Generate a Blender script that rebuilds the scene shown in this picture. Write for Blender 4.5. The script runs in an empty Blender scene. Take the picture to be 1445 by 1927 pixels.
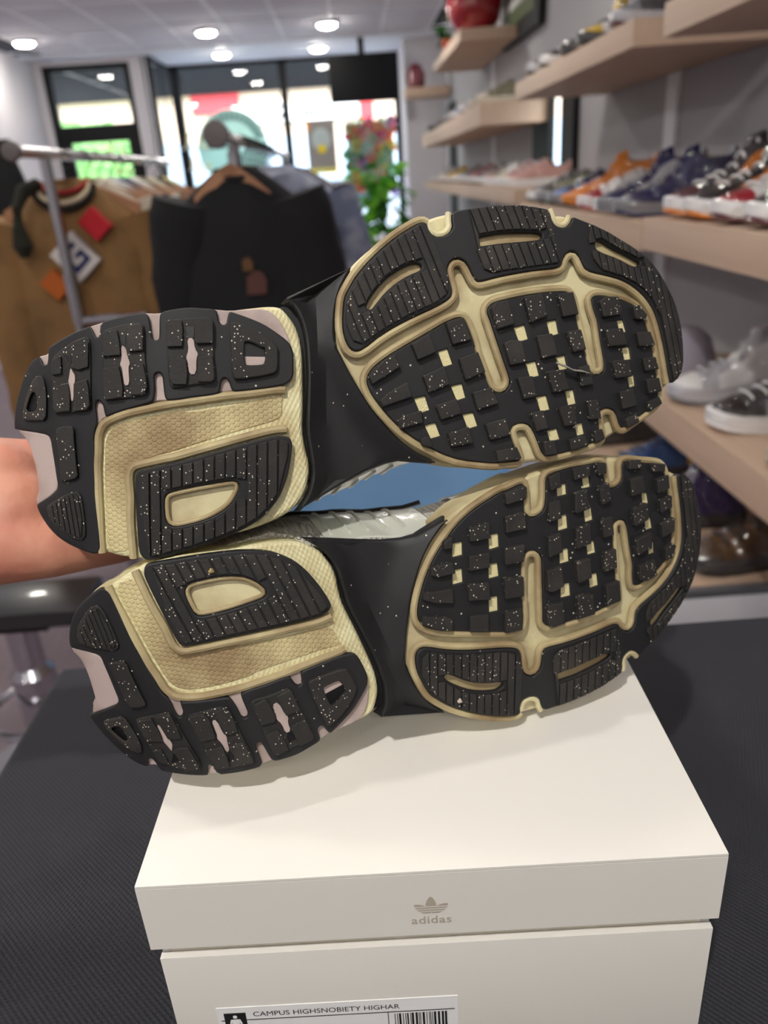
import bpy, bmesh, math, random
from mathutils import Vector, Matrix
from mathutils.geometry import delaunay_2d_cdt
random.seed(7)
C = bpy.context.scene.collection
S = bpy.context.scene
# ---------------------------------------------------------------- camera
cam = bpy.data.objects.new('camera', bpy.data.cameras.new('camera')); C.objects.link(cam)
cam.data.sensor_fit = 'VERTICAL'; cam.data.sensor_height = 36.0; cam.data.sensor_width = 27.0
cam.data.lens = 1450.0 / 1927.0 * 36.0
cam.data.clip_start = 0.02; cam.data.clip_end = 200
cam.matrix_world = Matrix(((0.99730278, 0.07252189, -0.01130262, 0), (-0.03946751, 0.40004271, -0.9156463, 0),
                           (-0.06188287, 0.91362268, 0.40182596, 1.33), (0, 0, 0, 1)))
cam.data.dof.use_dof = True; cam.data.dof.focus_distance = 0.318; cam.data.dof.aperture_fstop = 9.0
S.camera = cam
# ---------------------------------------------------------------- sky, exposure
w = bpy.data.worlds.new('world'); S.world = w; w.use_nodes = True
nt = w.node_tree; bg = nt.nodes['Background']
sky = nt.nodes.new('ShaderNodeTexSky'); sky.sky_type = 'NISHITA'; sky.sun_disc = False
sky.sun_elevation = math.radians(48); sky.sun_rotation = math.radians(160); sky.dust_density = 3.0
nt.links.new(sky.outputs[0], bg.inputs[0]); bg.inputs[1].default_value = 1.15
S.view_settings.view_transform = 'Standard'; S.view_settings.look = 'None'
S.view_settings.exposure = 0.0; S.view_settings.gamma = 1.0; S.view_settings.use_curve_mapping = False
KEY_W = 68.0; LAMP_L = 150.0
key = bpy.data.objects.new('ceiling_spotlight', bpy.data.lights.new('ceiling_spotlight', 'SPOT')); C.objects.link(key)
key.data.energy = KEY_W; key.data.shadow_soft_size = 0.022; key.data.spot_size = math.radians(110); key.data.spot_blend = 0.6
key.data.color = (1.0, 0.96, 0.90); key.location = (-0.28, -0.48, 2.5)
key.rotation_euler = (Vector((0.02, 0.35, 1.1)) - key.location).to_track_quat('-Z', 'Y').to_euler()

key2 = bpy.data.objects.new('ceiling_spotlight', bpy.data.lights.new('ceiling_spotlight', 'SPOT')); C.objects.link(key2)
key2.data.energy = 15.0; key2.data.shadow_soft_size = 0.02; key2.data.spot_size = math.radians(100); key2.data.spot_blend = 0.6
key2.data.color = (1.0, 0.96, 0.90); key2.location = (0.06, 0.70, 2.5)

# ---------------------------------------------------------------- helpers
def lin(c): return tuple((x / 12.92 if x <= 0.04045 else ((x + 0.055) / 1.055) ** 2.4) for x in (v / 255 for v in c))
MATS = {}
def mat(name, rgb, rough=0.6, metal=0.0, coat=0.0, bump=0.0, bscale=400.0, btype='noise', speck=0.0, dirt=None, dscale=60.0, dthr=(0.45, 0.7),
        emit=0.0, spec=0.5, trans=0.0, sheen=0.0, sscale=430.0, bdist=0.001):
    if name in MATS: return MATS[name]
    m = bpy.data.materials.new(name); m.use_nodes = True; t = m.node_tree; L = t.links
    b = t.nodes['Principled BSDF']; col = (*lin(rgb), 1)
    b.inputs['Base Color'].default_value = col; b.inputs['Roughness'].default_value = rough; b.inputs['Metallic'].default_value = metal
    b.inputs['Coat Weight'].default_value = coat; b.inputs['Coat Roughness'].default_value = 0.06
    b.inputs['Specular IOR Level'].default_value = spec; b.inputs['Transmission Weight'].default_value = trans
    b.inputs['Sheen Weight'].default_value = sheen
    tc = t.nodes.new('ShaderNodeTexCoord'); src = None
    if dirt:
        n = t.nodes.new('ShaderNodeTexNoise'); n.inputs['Scale'].default_value = dscale; n.inputs['Detail'].default_value = 6
        L.new(tc.outputs['Object'], n.inputs['Vector'])
        r = t.nodes.new('ShaderNodeMapRange'); r.inputs[1].default_value, r.inputs[2].default_value = dthr
        L.new(n.outputs['Fac'], r.inputs[0])
        x = t.nodes.new('ShaderNodeMix'); x.data_type = 'RGBA'; L.new(r.outputs[0], x.inputs[0])
        x.inputs[6].default_value = col; x.inputs[7].default_value = (*lin(dirt), 1); src = x.outputs[2]
    if speck:
        v = t.nodes.new('ShaderNodeTexVoronoi'); v.inputs['Scale'].default_value = sscale * 1.9; L.new(tc.outputs['Object'], v.inputs['Vector'])
        lt = t.nodes.new('ShaderNodeMath'); lt.operation = 'LESS_THAN'; lt.inputs[1].default_value = 0.27; L.new(v.outputs['Distance'], lt.inputs[0])
        sp = t.nodes.new('ShaderNodeSeparateColor'); L.new(v.outputs['Color'], sp.inputs[0])
        n2 = t.nodes.new('ShaderNodeTexNoise'); n2.inputs['Scale'].default_value = 70; L.new(tc.outputs['Object'], n2.inputs['Vector'])
        th = t.nodes.new('ShaderNodeMapRange'); th.inputs[1].default_value = 0.4; th.inputs[2].default_value = 0.65; th.inputs[3].default_value = 0; th.inputs[4].default_value = speck
        L.new(n2.outputs['Fac'], th.inputs[0])
        l2 = t.nodes.new('ShaderNodeMath'); l2.operation = 'LESS_THAN'; L.new(sp.outputs[0], l2.inputs[0]); L.new(th.outputs[0], l2.inputs[1])
        mu = t.nodes.new('ShaderNodeMath'); mu.operation = 'MULTIPLY'; L.new(lt.outputs[0], mu.inputs[0]); L.new(l2.outputs[0], mu.inputs[1])
        x = t.nodes.new('ShaderNodeMix'); x.data_type = 'RGBA'; L.new(mu.outputs[0], x.inputs[0])
        if src: L.new(src, x.inputs[6])
        else: x.inputs[6].default_value = col
        x.inputs[7].default_value = (*lin((215, 205, 185)), 1); src = x.outputs[2]
    if src: L.new(src, b.inputs['Base Color'])
    if bump:
        bn = t.nodes.new('ShaderNodeBump'); bn.inputs['Strength'].default_value = bump; bn.inputs['Distance'].default_value = bdist
        if btype == 'noise':
            n = t.nodes.new('ShaderNodeTexNoise'); n.inputs['Scale'].default_value = bscale; n.inputs['Detail'].default_value = 3
            L.new(tc.outputs['Object'], n.inputs['Vector']); L.new(n.outputs['Fac'], bn.inputs['Height'])
        elif btype == 'hex':
            acc = None
            for k in range(3):
                a = math.pi / 3 * k
                d = t.nodes.new('ShaderNodeVectorMath'); d.operation = 'DOT_PRODUCT'; d.inputs[1].default_value = (bscale * math.cos(a), bscale * math.sin(a), 0)
                L.new(tc.outputs['Object'], d.inputs[0])
                c = t.nodes.new('ShaderNodeMath'); c.operation = 'COSINE'; L.new(d.outputs['Value'], c.inputs[0])
                if acc is None: acc = c.outputs[0]
                else:
                    s = t.nodes.new('ShaderNodeMath'); s.operation = 'ADD'; L.new(acc, s.inputs[0]); L.new(c.outputs[0], s.inputs[1]); acc = s.outputs[0]
            r = t.nodes.new('ShaderNodeMapRange'); r.inputs[1].default_value = -1.2; r.inputs[2].default_value = 0.3; L.new(acc, r.inputs[0])
            L.new(r.outputs[0], bn.inputs['Height'])
        elif btype == 'weave':
            acc = None
            for vec in ((bscale * .7, bscale * 0.7, 0), (-bscale * 0.9, bscale * .4, bscale)):
                d = t.nodes.new('ShaderNodeVectorMath'); d.operation = 'DOT_PRODUCT'; d.inputs[1].default_value = vec; L.new(tc.outputs['Object'], d.inputs[0])
                c = t.nodes.new('ShaderNodeMath'); c.operation = 'COSINE'; L.new(d.outputs['Value'], c.inputs[0])
                if acc is None: acc = c.outputs[0]
                else:
                    s = t.nodes.new('ShaderNodeMath'); s.operation = 'ADD'; L.new(acc, s.inputs[0]); L.new(c.outputs[0], s.inputs[1]); acc = s.outputs[0]
            L.new(acc, bn.inputs['Height'])
        L.new(bn.outputs[0], b.inputs['Normal'])
        if coat: L.new(bn.outputs[0], b.inputs['Coat Normal'])
    if emit:
        b.inputs['Emission Color'].default_value = col; b.inputs['Emission Strength'].default_value = emit
    MATS[name] = m; return m

def thin(name, rgb, fac=0.6):
    """thin sheet that lets daylight glow through (decals, leaves, petals)"""
    if name in MATS: return MATS[name]
    m = bpy.data.materials.new(name); m.use_nodes = True; t = m.node_tree; L = t.links; b = t.nodes['Principled BSDF']; o = t.nodes['Material Output']
    b.inputs['Base Color'].default_value = (*lin(rgb), 1); b.inputs['Roughness'].default_value = .6
    tr = t.nodes.new('ShaderNodeBsdfTranslucent'); tr.inputs[0].default_value = (*lin(rgb), 1); mx = t.nodes.new('ShaderNodeMixShader'); mx.inputs[0].default_value = fac
    L.new(b.outputs[0], mx.inputs[1]); L.new(tr.outputs[0], mx.inputs[2]); L.new(mx.outputs[0], o.inputs[0]); MATS[name] = m; return m

def wood(name, rgb, rgb2, axis=1):
    m = bpy.data.materials.new(name); m.use_nodes = True; t = m.node_tree; L = t.links; b = t.nodes['Principled BSDF']
    tc = t.nodes.new('ShaderNodeTexCoord'); mp = t.nodes.new('ShaderNodeMapping')
    sc = [30, 30, 30]; sc[axis] = 2.0; mp.inputs['Scale'].default_value = sc; L.new(tc.outputs['Object'], mp.inputs[0])
    n = t.nodes.new('ShaderNodeTexNoise'); n.inputs['Scale'].default_value = 1.5; n.inputs['Detail'].default_value = 5; L.new(mp.outputs[0], n.inputs['Vector'])
    x = t.nodes.new('ShaderNodeMix'); x.data_type = 'RGBA'; L.new(n.outputs['Fac'], x.inputs[0])
    x.inputs[6].default_value = (*lin(rgb), 1); x.inputs[7].default_value = (*lin(rgb2), 1); L.new(x.outputs[2], b.inputs['Base Color'])
    b.inputs['Roughness'].default_value = 0.55; MATS[name] = m; return m

def finish(me, smooth=True, ang=35):
    if smooth:
        me.shade_smooth(); me.set_sharp_from_angle(angle=math.radians(ang))
def obj(name, me, m=None, parent=None, loc=None):
    o = bpy.data.objects.new(name, me); C.objects.link(o)
    if m is not None and me is not None and not me.materials: me.materials.append(m)
    if parent is not None: o.parent = parent
    if loc is not None: o.location = loc
    return o
def tag(o, label=None, cat=None, group=None, kind=None):
    if label: o['label'] = label
    if cat: o['category'] = cat
    if group: o['group'] = group
    if kind: o['kind'] = kind
    return o
def thing(name, label, cat, loc=(0, 0, 0), rz=0.0, group=None):
    o = bpy.data.objects.new(name, None); C.objects.link(o); o.location = loc; o.rotation_euler = (0, 0, rz); o.empty_display_size = 0.05
    return tag(o, label, cat, group)
def bm_mesh(bm, name='m', smooth=True, ang=35):
    bmesh.ops.recalc_face_normals(bm, faces=bm.faces)
    me = bpy.data.meshes.new(name); bm.to_mesh(me); bm.free(); finish(me, smooth, ang); return me
def box(x0, y0, z0, x1, y1, z1, bev=0.0, bm=None):
    own = bm is None
    if own: bm = bmesh.new()
    vs = [bm.verts.new((x, y, z)) for x in (x0, x1) for y in (y0, y1) for z in (z0, z1)]
    fs = [bm.faces.new([vs[i] for i in f]) for f in ((0, 1, 3, 2), (4, 6, 7, 5), (0, 4, 5, 1), (2, 3, 7, 6), (0, 2, 6, 4), (1, 5, 7, 3))]
    if bev: bmesh.ops.bevel(bm, geom=list({e for f in fs for e in f.edges}), offset=bev, segments=2, affect='EDGES', profile=0.7)
    return bm_mesh(bm) if own else bm
def tube_into(bm, pts, r, n=8, closed=False, flat=1.0, cap=True, up=None):
    pts = [Vector(p) for p in pts]; N = len(pts); rings = []
    for i, p in enumerate(pts):
        a = pts[(i - 1) % N] if (closed or i > 0) else pts[i]; c = pts[(i + 1) % N] if (closed or i < N - 1) else pts[i]
        d = (c - a)
        if d.length < 1e-9: d = Vector((0, 0, 1))
        d.normalize(); ref = Vector(up) if up else (Vector((0, 0, 1)) if abs(d.z) < 0.9 else Vector((1, 0, 0)))
        s = d.cross(ref).normalized(); q = s.cross(d).normalized(); rr = r[i] if isinstance(r, (list, tuple)) else r
        rings.append([bm.verts.new(p + s * rr * math.cos(2 * math.pi * k / n) + q * rr * flat * math.sin(2 * math.pi * k / n)) for k in range(n)])
    for i in range(N if closed else N - 1):
        A, B = rings[i], rings[(i + 1) % N]
        for k in range(n): bm.faces.new((A[k], A[(k + 1) % n], B[(k + 1) % n], B[k]))
    if cap and not closed: bm.faces.new(rings[0][::-1]); bm.faces.new(rings[-1])
def tube(pts, r, n=8, **k):
    bm = bmesh.new(); tube_into(bm, pts, r, n, **k); return bm_mesh(bm)
def lathe(prof, n=24, bm=None, cx=0, cy=0):
    own = bm is None
    if own: bm = bmesh.new()
    rings = [[bm.verts.new((cx + r * math.cos(2 * math.pi * k / n), cy + r * math.sin(2 * math.pi * k / n), z)) for k in range(n)] for r, z in prof]
    for A, B in zip(rings, rings[1:]):
        for k in range(n): bm.faces.new((A[k], A[(k + 1) % n], B[(k + 1) % n], B[k]))
    bm.faces.new(rings[0][::-1]); bm.faces.new(rings[-1])
    return bm_mesh(bm) if own else bm
def prism(poly, d0, d1, plane='xz', bm=None):
    """extrude a 2D outline; plane xz: poly=(x,z), depth along y"""
    own = bm is None
    if own: bm = bmesh.new()
    f = {'xz': lambda a, b, d: (a, d, b), 'xy': lambda a, b, d: (a, b, d), 'yz': lambda a, b, d: (d, a, b)}[plane]
    A = [bm.verts.new(f(a, b, d0)) for a, b in poly]; B = [bm.verts.new(f(a, b, d1)) for a, b in poly]; n = len(poly)
    bm.faces.new(A); bm.faces.new(B[::-1])
    for i in range(n): bm.faces.new((A[i], B[i], B[(i + 1) % n], A[(i + 1) % n]))
    return bm_mesh(bm) if own else bm
def copy_tree(o, parent=None):
    c = o.copy(); C.objects.link(c)
    if parent is not None: c.parent = parent
    for ch in o.children: copy_tree(ch, c)
    return c
def text_mesh(body, size, depth=0.0, bold=0.0, spacing=1.0):
    cu = bpy.data.curves.new('t', 'FONT'); cu.body = body; cu.size = 1.0; cu.extrude = depth / size; cu.offset = bold / size; cu.space_character = spacing
    cu.align_x = 'CENTER'; cu.resolution_u = 4
    o = bpy.data.objects.new('t', cu); C.objects.link(o); dg = bpy.context.evaluated_depsgraph_get()
    me = bpy.data.meshes.new_from_object(o.evaluated_get(dg)); bpy.data.objects.remove(o); me.transform(Matrix.Scale(size, 4)); return me
# -- 2D outline tools (mm)
def area(p): return 0.5 * sum(p[i][0] * p[(i + 1) % len(p)][1] - p[(i + 1) % len(p)][0] * p[i][1] for i in range(len(p)))
def ccw(p): return p if area(p) > 0 else p[::-1]
def chaikin(p, it=1, closed=True):
    for _ in range(it):
        q = []; n = len(p)
        if not closed: q.append(p[0])
        for i in range(n if closed else n - 1):
            a, b = p[i], p[(i + 1) % n]
            q += [(a[0] * .75 + b[0] * .25, a[1] * .75 + b[1] * .25), (a[0] * .25 + b[0] * .75, a[1] * .25 + b[1] * .75)]
        if not closed: q.append(p[-1])
        p = q
    return p
def dedupe(p, eps=0.25):
    q = []
    for a in p:
        if not q or math.dist(a, q[-1]) > eps: q.append(a)
    while len(q) > 3 and math.dist(q[0], q[-1]) <= eps: q.pop()
    return q
def resample(p, step, closed=False):
    pts = p + [p[0]] if closed else p
    L = [0]
    for a, b in zip(pts, pts[1:]): L.append(L[-1] + math.dist(a, b))
    n = max(2, round(L[-1] / step)); out = []; j = 0
    for i in range(n if closed else n + 1):
        s = L[-1] * i / n
        while j < len(L) - 2 and L[j + 1] < s: j += 1
        t = (s - L[j]) / max(1e-9, L[j + 1] - L[j]); a, b = pts[j], pts[j + 1]
        out.append((a[0] + (b[0] - a[0]) * t, a[1] + (b[1] - a[1]) * t))
    return out
def offset(p, d, closed=True):
    """move each point outward (d>0) of a CCW outline; for an open path to its right"""
    n = len(p); q = []
    for i in range(n):
        a = p[i - 1] if (closed or i > 0) else p[i]; b = p[i]; c = p[(i + 1) % n] if (closed or i < n - 1) else p[i]
        n1 = (b[1] - a[1], a[0] - b[0]); n2 = (c[1] - b[1], b[0] - c[0])
        l1 = math.hypot(*n1); l2 = math.hypot(*n2)
        n1 = (n1[0] / l1, n1[1] / l1) if l1 > 1e-9 else None; n2 = (n2[0] / l2, n2[1] / l2) if l2 > 1e-9 else None
        n1 = n1 or n2 or (0, 0); n2 = n2 or n1
        m = (n1[0] + n2[0], n1[1] + n2[1]); l = math.hypot(*m)
        if l < 1e-6: q.append(b); continue
        m = (m[0] / l, m[1] / l); k = min(1.6, 1 / max(0.3, m[0] * n1[0] + m[1] * n1[1]))
        q.append((b[0] + m[0] * d * k, b[1] + m[1] * d * k))
    return q
def inside(x, y, p):
    r = False; n = len(p); j = n - 1
    for i in range(n):
        if (p[i][1] > y) != (p[j][1] > y) and x < (p[j][0] - p[i][0]) * (y - p[i][1]) / (p[j][1] - p[i][1]) + p[i][0]: r = not r
        j = i
    return r
def fill(outer, holes, grid):
    vs = [Vector(q) for q in outer]; faces = [list(range(len(outer)))]
    for h in holes:
        b = len(vs); vs += [Vector(q) for q in h]; faces.append(list(range(b, b + len(h))))
    if grid:
        bd = [q for l in [outer] + holes for q in resample(l, grid * .5, True)]
        cell = {}
        for q in bd: cell.setdefault((int(q[0] // grid), int(q[1] // grid)), []).append(q)
        x0 = min(q[0] for q in outer); x1 = max(q[0] for q in outer); y0 = min(q[1] for q in outer); y1 = max(q[1] for q in outer)
        y = y0 + grid / 2
        while y < y1:
            x = x0 + grid / 2
            while x < x1:
                if inside(x, y, outer) and not any(inside(x, y, h) for h in holes):
                    c = (int(x // grid), int(y // grid))
                    if all(math.dist(q, (x, y)) > grid * .45 for i in (-1, 0, 1) for j in (-1, 0, 1) for q in cell.get((c[0] + i, c[1] + j), ())): vs.append(Vector((x, y)))
                x += grid
            y += grid
    r = delaunay_2d_cdt(vs, [], faces, 1, 1e-4)
    R = [tuple(v) for v in r[0]]; fs = []
    for f in r[2]:
        if len(f) < 3: continue
        cx = sum(R[i][0] for i in f) / len(f); cy = sum(R[i][1] for i in f) / len(f)
        if holes and any(inside(cx, cy, h) for h in holes): continue
        fs.append(f)
    return R, fs
# -- curved sole surface: how far the sole bends away from its flat plane (mm)
KS_ = 0.958
def bend(u, v):
    u = max(-14.0, min(330.0, u)) / 1000 / KS_; v = v / 1000 / KS_
    t = max(0.0, u - 0.215); h = max(0.0, 0.08128 - u)
    return 1000 * KS_ * (1.46356 * t * t + 5.40522 * h * h + 0.6039 * (v - .04) ** 2 + 0.21768 * (u - .15) * (v - .04) - 0.15596 * (u - .16) ** 2)
def P3(u, v, w): return Vector((u, v, w - bend(u, v))) / 1000.0
def slab(outer, w0, w1, bev=0.4, holes=(), grid=6.0, smooth=1, wf=None, back=True, flare=0.0, hsmooth=None):
    """solid pad of the sole between depths w0 (back) and w1 (front), following the bend"""
    outer = dedupe(ccw(chaikin(outer, smooth)));  holes = [dedupe(ccw(chaikin(h, smooth if hsmooth is None else hsmooth)))[::-1] for h in holes]
    f = wf or (lambda u, v: 0.0)
    bm = bmesh.new(); top = offset(outer, -bev); hts = [offset(h, -bev) for h in holes]
    vs, fs = fill(top, hts, grid)
    V = [bm.verts.new(P3(u, v, w1 + f(u, v))) for u, v in vs]
    for q in fs:
        try: bm.faces.new([V[i] for i in q])
        except ValueError: pass
    lv = [(0, w1, 1.0), (bev * .6, w1 - bev * .35, 1.0), (bev, w1 - bev, 1.0)]
    for k, (loop, base) in enumerate([(outer, top)] + list(zip(holes, hts))):
        rings = [[bm.verts.new(P3(u, v, w1 + f(u, v))) for u, v in base]]
        for o_, w_, _ in lv[1:]: rings.append([bm.verts.new(P3(u, v, w_ + f(u, v))) for u, v in offset(base, o_)])
        if k == 0 and flare:
            for s in (.3, .65, 1.0):
                rings.append([bm.verts.new(P3(u, v, w1 - bev + (w0 - w1 + bev) * s)) for u, v in offset(loop, flare * (1 - (1 - s) ** 2))])
        else: rings.append([bm.verts.new(P3(u, v, w0)) for u, v in loop])
        n = len(loop)
        for A, B in zip(rings, rings[1:]):
            for i in range(n):
                try: bm.faces.new((A[i], B[i], B[(i + 1) % n], A[(i + 1) % n]))
                except ValueError: pass
        if k == 0 and back:
            vb, fb = fill(offset(loop, flare), [], 14.0 if grid else None)
            Vb = [bm.verts.new(P3(u, v, w0)) for u, v in vb]
            for q in fb:
                try: bm.faces.new([Vb[i] for i in q][::-1])
                except ValueError: pass
    bmesh.ops.remove_doubles(bm, verts=bm.verts, dist=2e-5)
    return bm_mesh(bm, ang=22)
def bead(path, r, w, closed=False, flat=1.0, n=8):
    path = resample(chaikin(path, 2, closed), 2.0, closed)
    return tube([P3(u, v, w) for u, v in path], r / 1000.0, n, closed=closed, flat=flat, up=(0, 0, 1))
def strips(region, hole, d, sp, gap=0.9, margin=1.4):
    """rib outlines: the region cut in bands along direction d, the hole left free"""
    l = math.hypot(*d); d = (d[0] / l, d[1] / l); nrm = (-d[1], d[0])
    R = [(u * nrm[0] + v * nrm[1], u * d[0] + v * d[1]) for u, v in dedupe(ccw(region))]
    Hh = [(u * nrm[0] + v * nrm[1], u * d[0] + v * d[1]) for u, v in hole] if hole else None
    def cut(poly, s):
        o = []
        for i in range(len(poly)):
            a, b = poly[i], poly[(i + 1) % len(poly)]
            if (a[0] - s) * (b[0] - s) < 0: o.append(a[1] + (b[1] - a[1]) * (s - a[0]) / (b[0] - a[0]))
        return sorted(o)
    s0 = min(a[0] for a in R); s1 = max(a[0] for a in R); n = max(1, round((s1 - s0) / sp)); sp = (s1 - s0) / n; out = []
    for i in range(n):
        a, b = s0 + i * sp + gap / 2, s0 + (i + 1) * sp - gap / 2
        def span(s):
            c = cut(R, s); return (c[0], c[-1]) if len(c) >= 2 else None
        A, B = span(a), span(b); m = span((a + b) / 2)
        if not m: continue
        A = A or (m[0], m[0]); B = B or (m[0], m[0])
        segs = [((A[0], B[0]), (A[1], B[1]))]
        if Hh:
            ha, hb, hm = cut(Hh, a), cut(Hh, b), cut(Hh, (a + b) / 2)
            if ha or hb or hm:
                lo_ = min(x[0] for x in (ha, hb, hm) if x); hi = max(x[-1] for x in (ha, hb, hm) if x)
                la = ha[0] if ha else lo_; lb = hb[0] if hb else lo_; ka = ha[-1] if ha else hi; kb = hb[-1] if hb else hi
                segs = [((A[0], B[0]), (la - margin, lb - margin)), ((ka + margin, kb + margin), (A[1], B[1]))]
        for (p0, q0), (p1, q1) in segs:
            if p1 - p0 < 1.5 and q1 - q0 < 1.5: continue
            p1 = max(p1, p0 + .3); q1 = max(q1, q0 + .3)
            out.append([(s * nrm[0] + t * d[0], s * nrm[1] + t * d[1]) for s, t in ((a, p0), (b, q0), (b, (q0 + q1) / 2), (b, q1), (a, p1), (a, (p0 + p1) / 2))])
    return out

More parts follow.
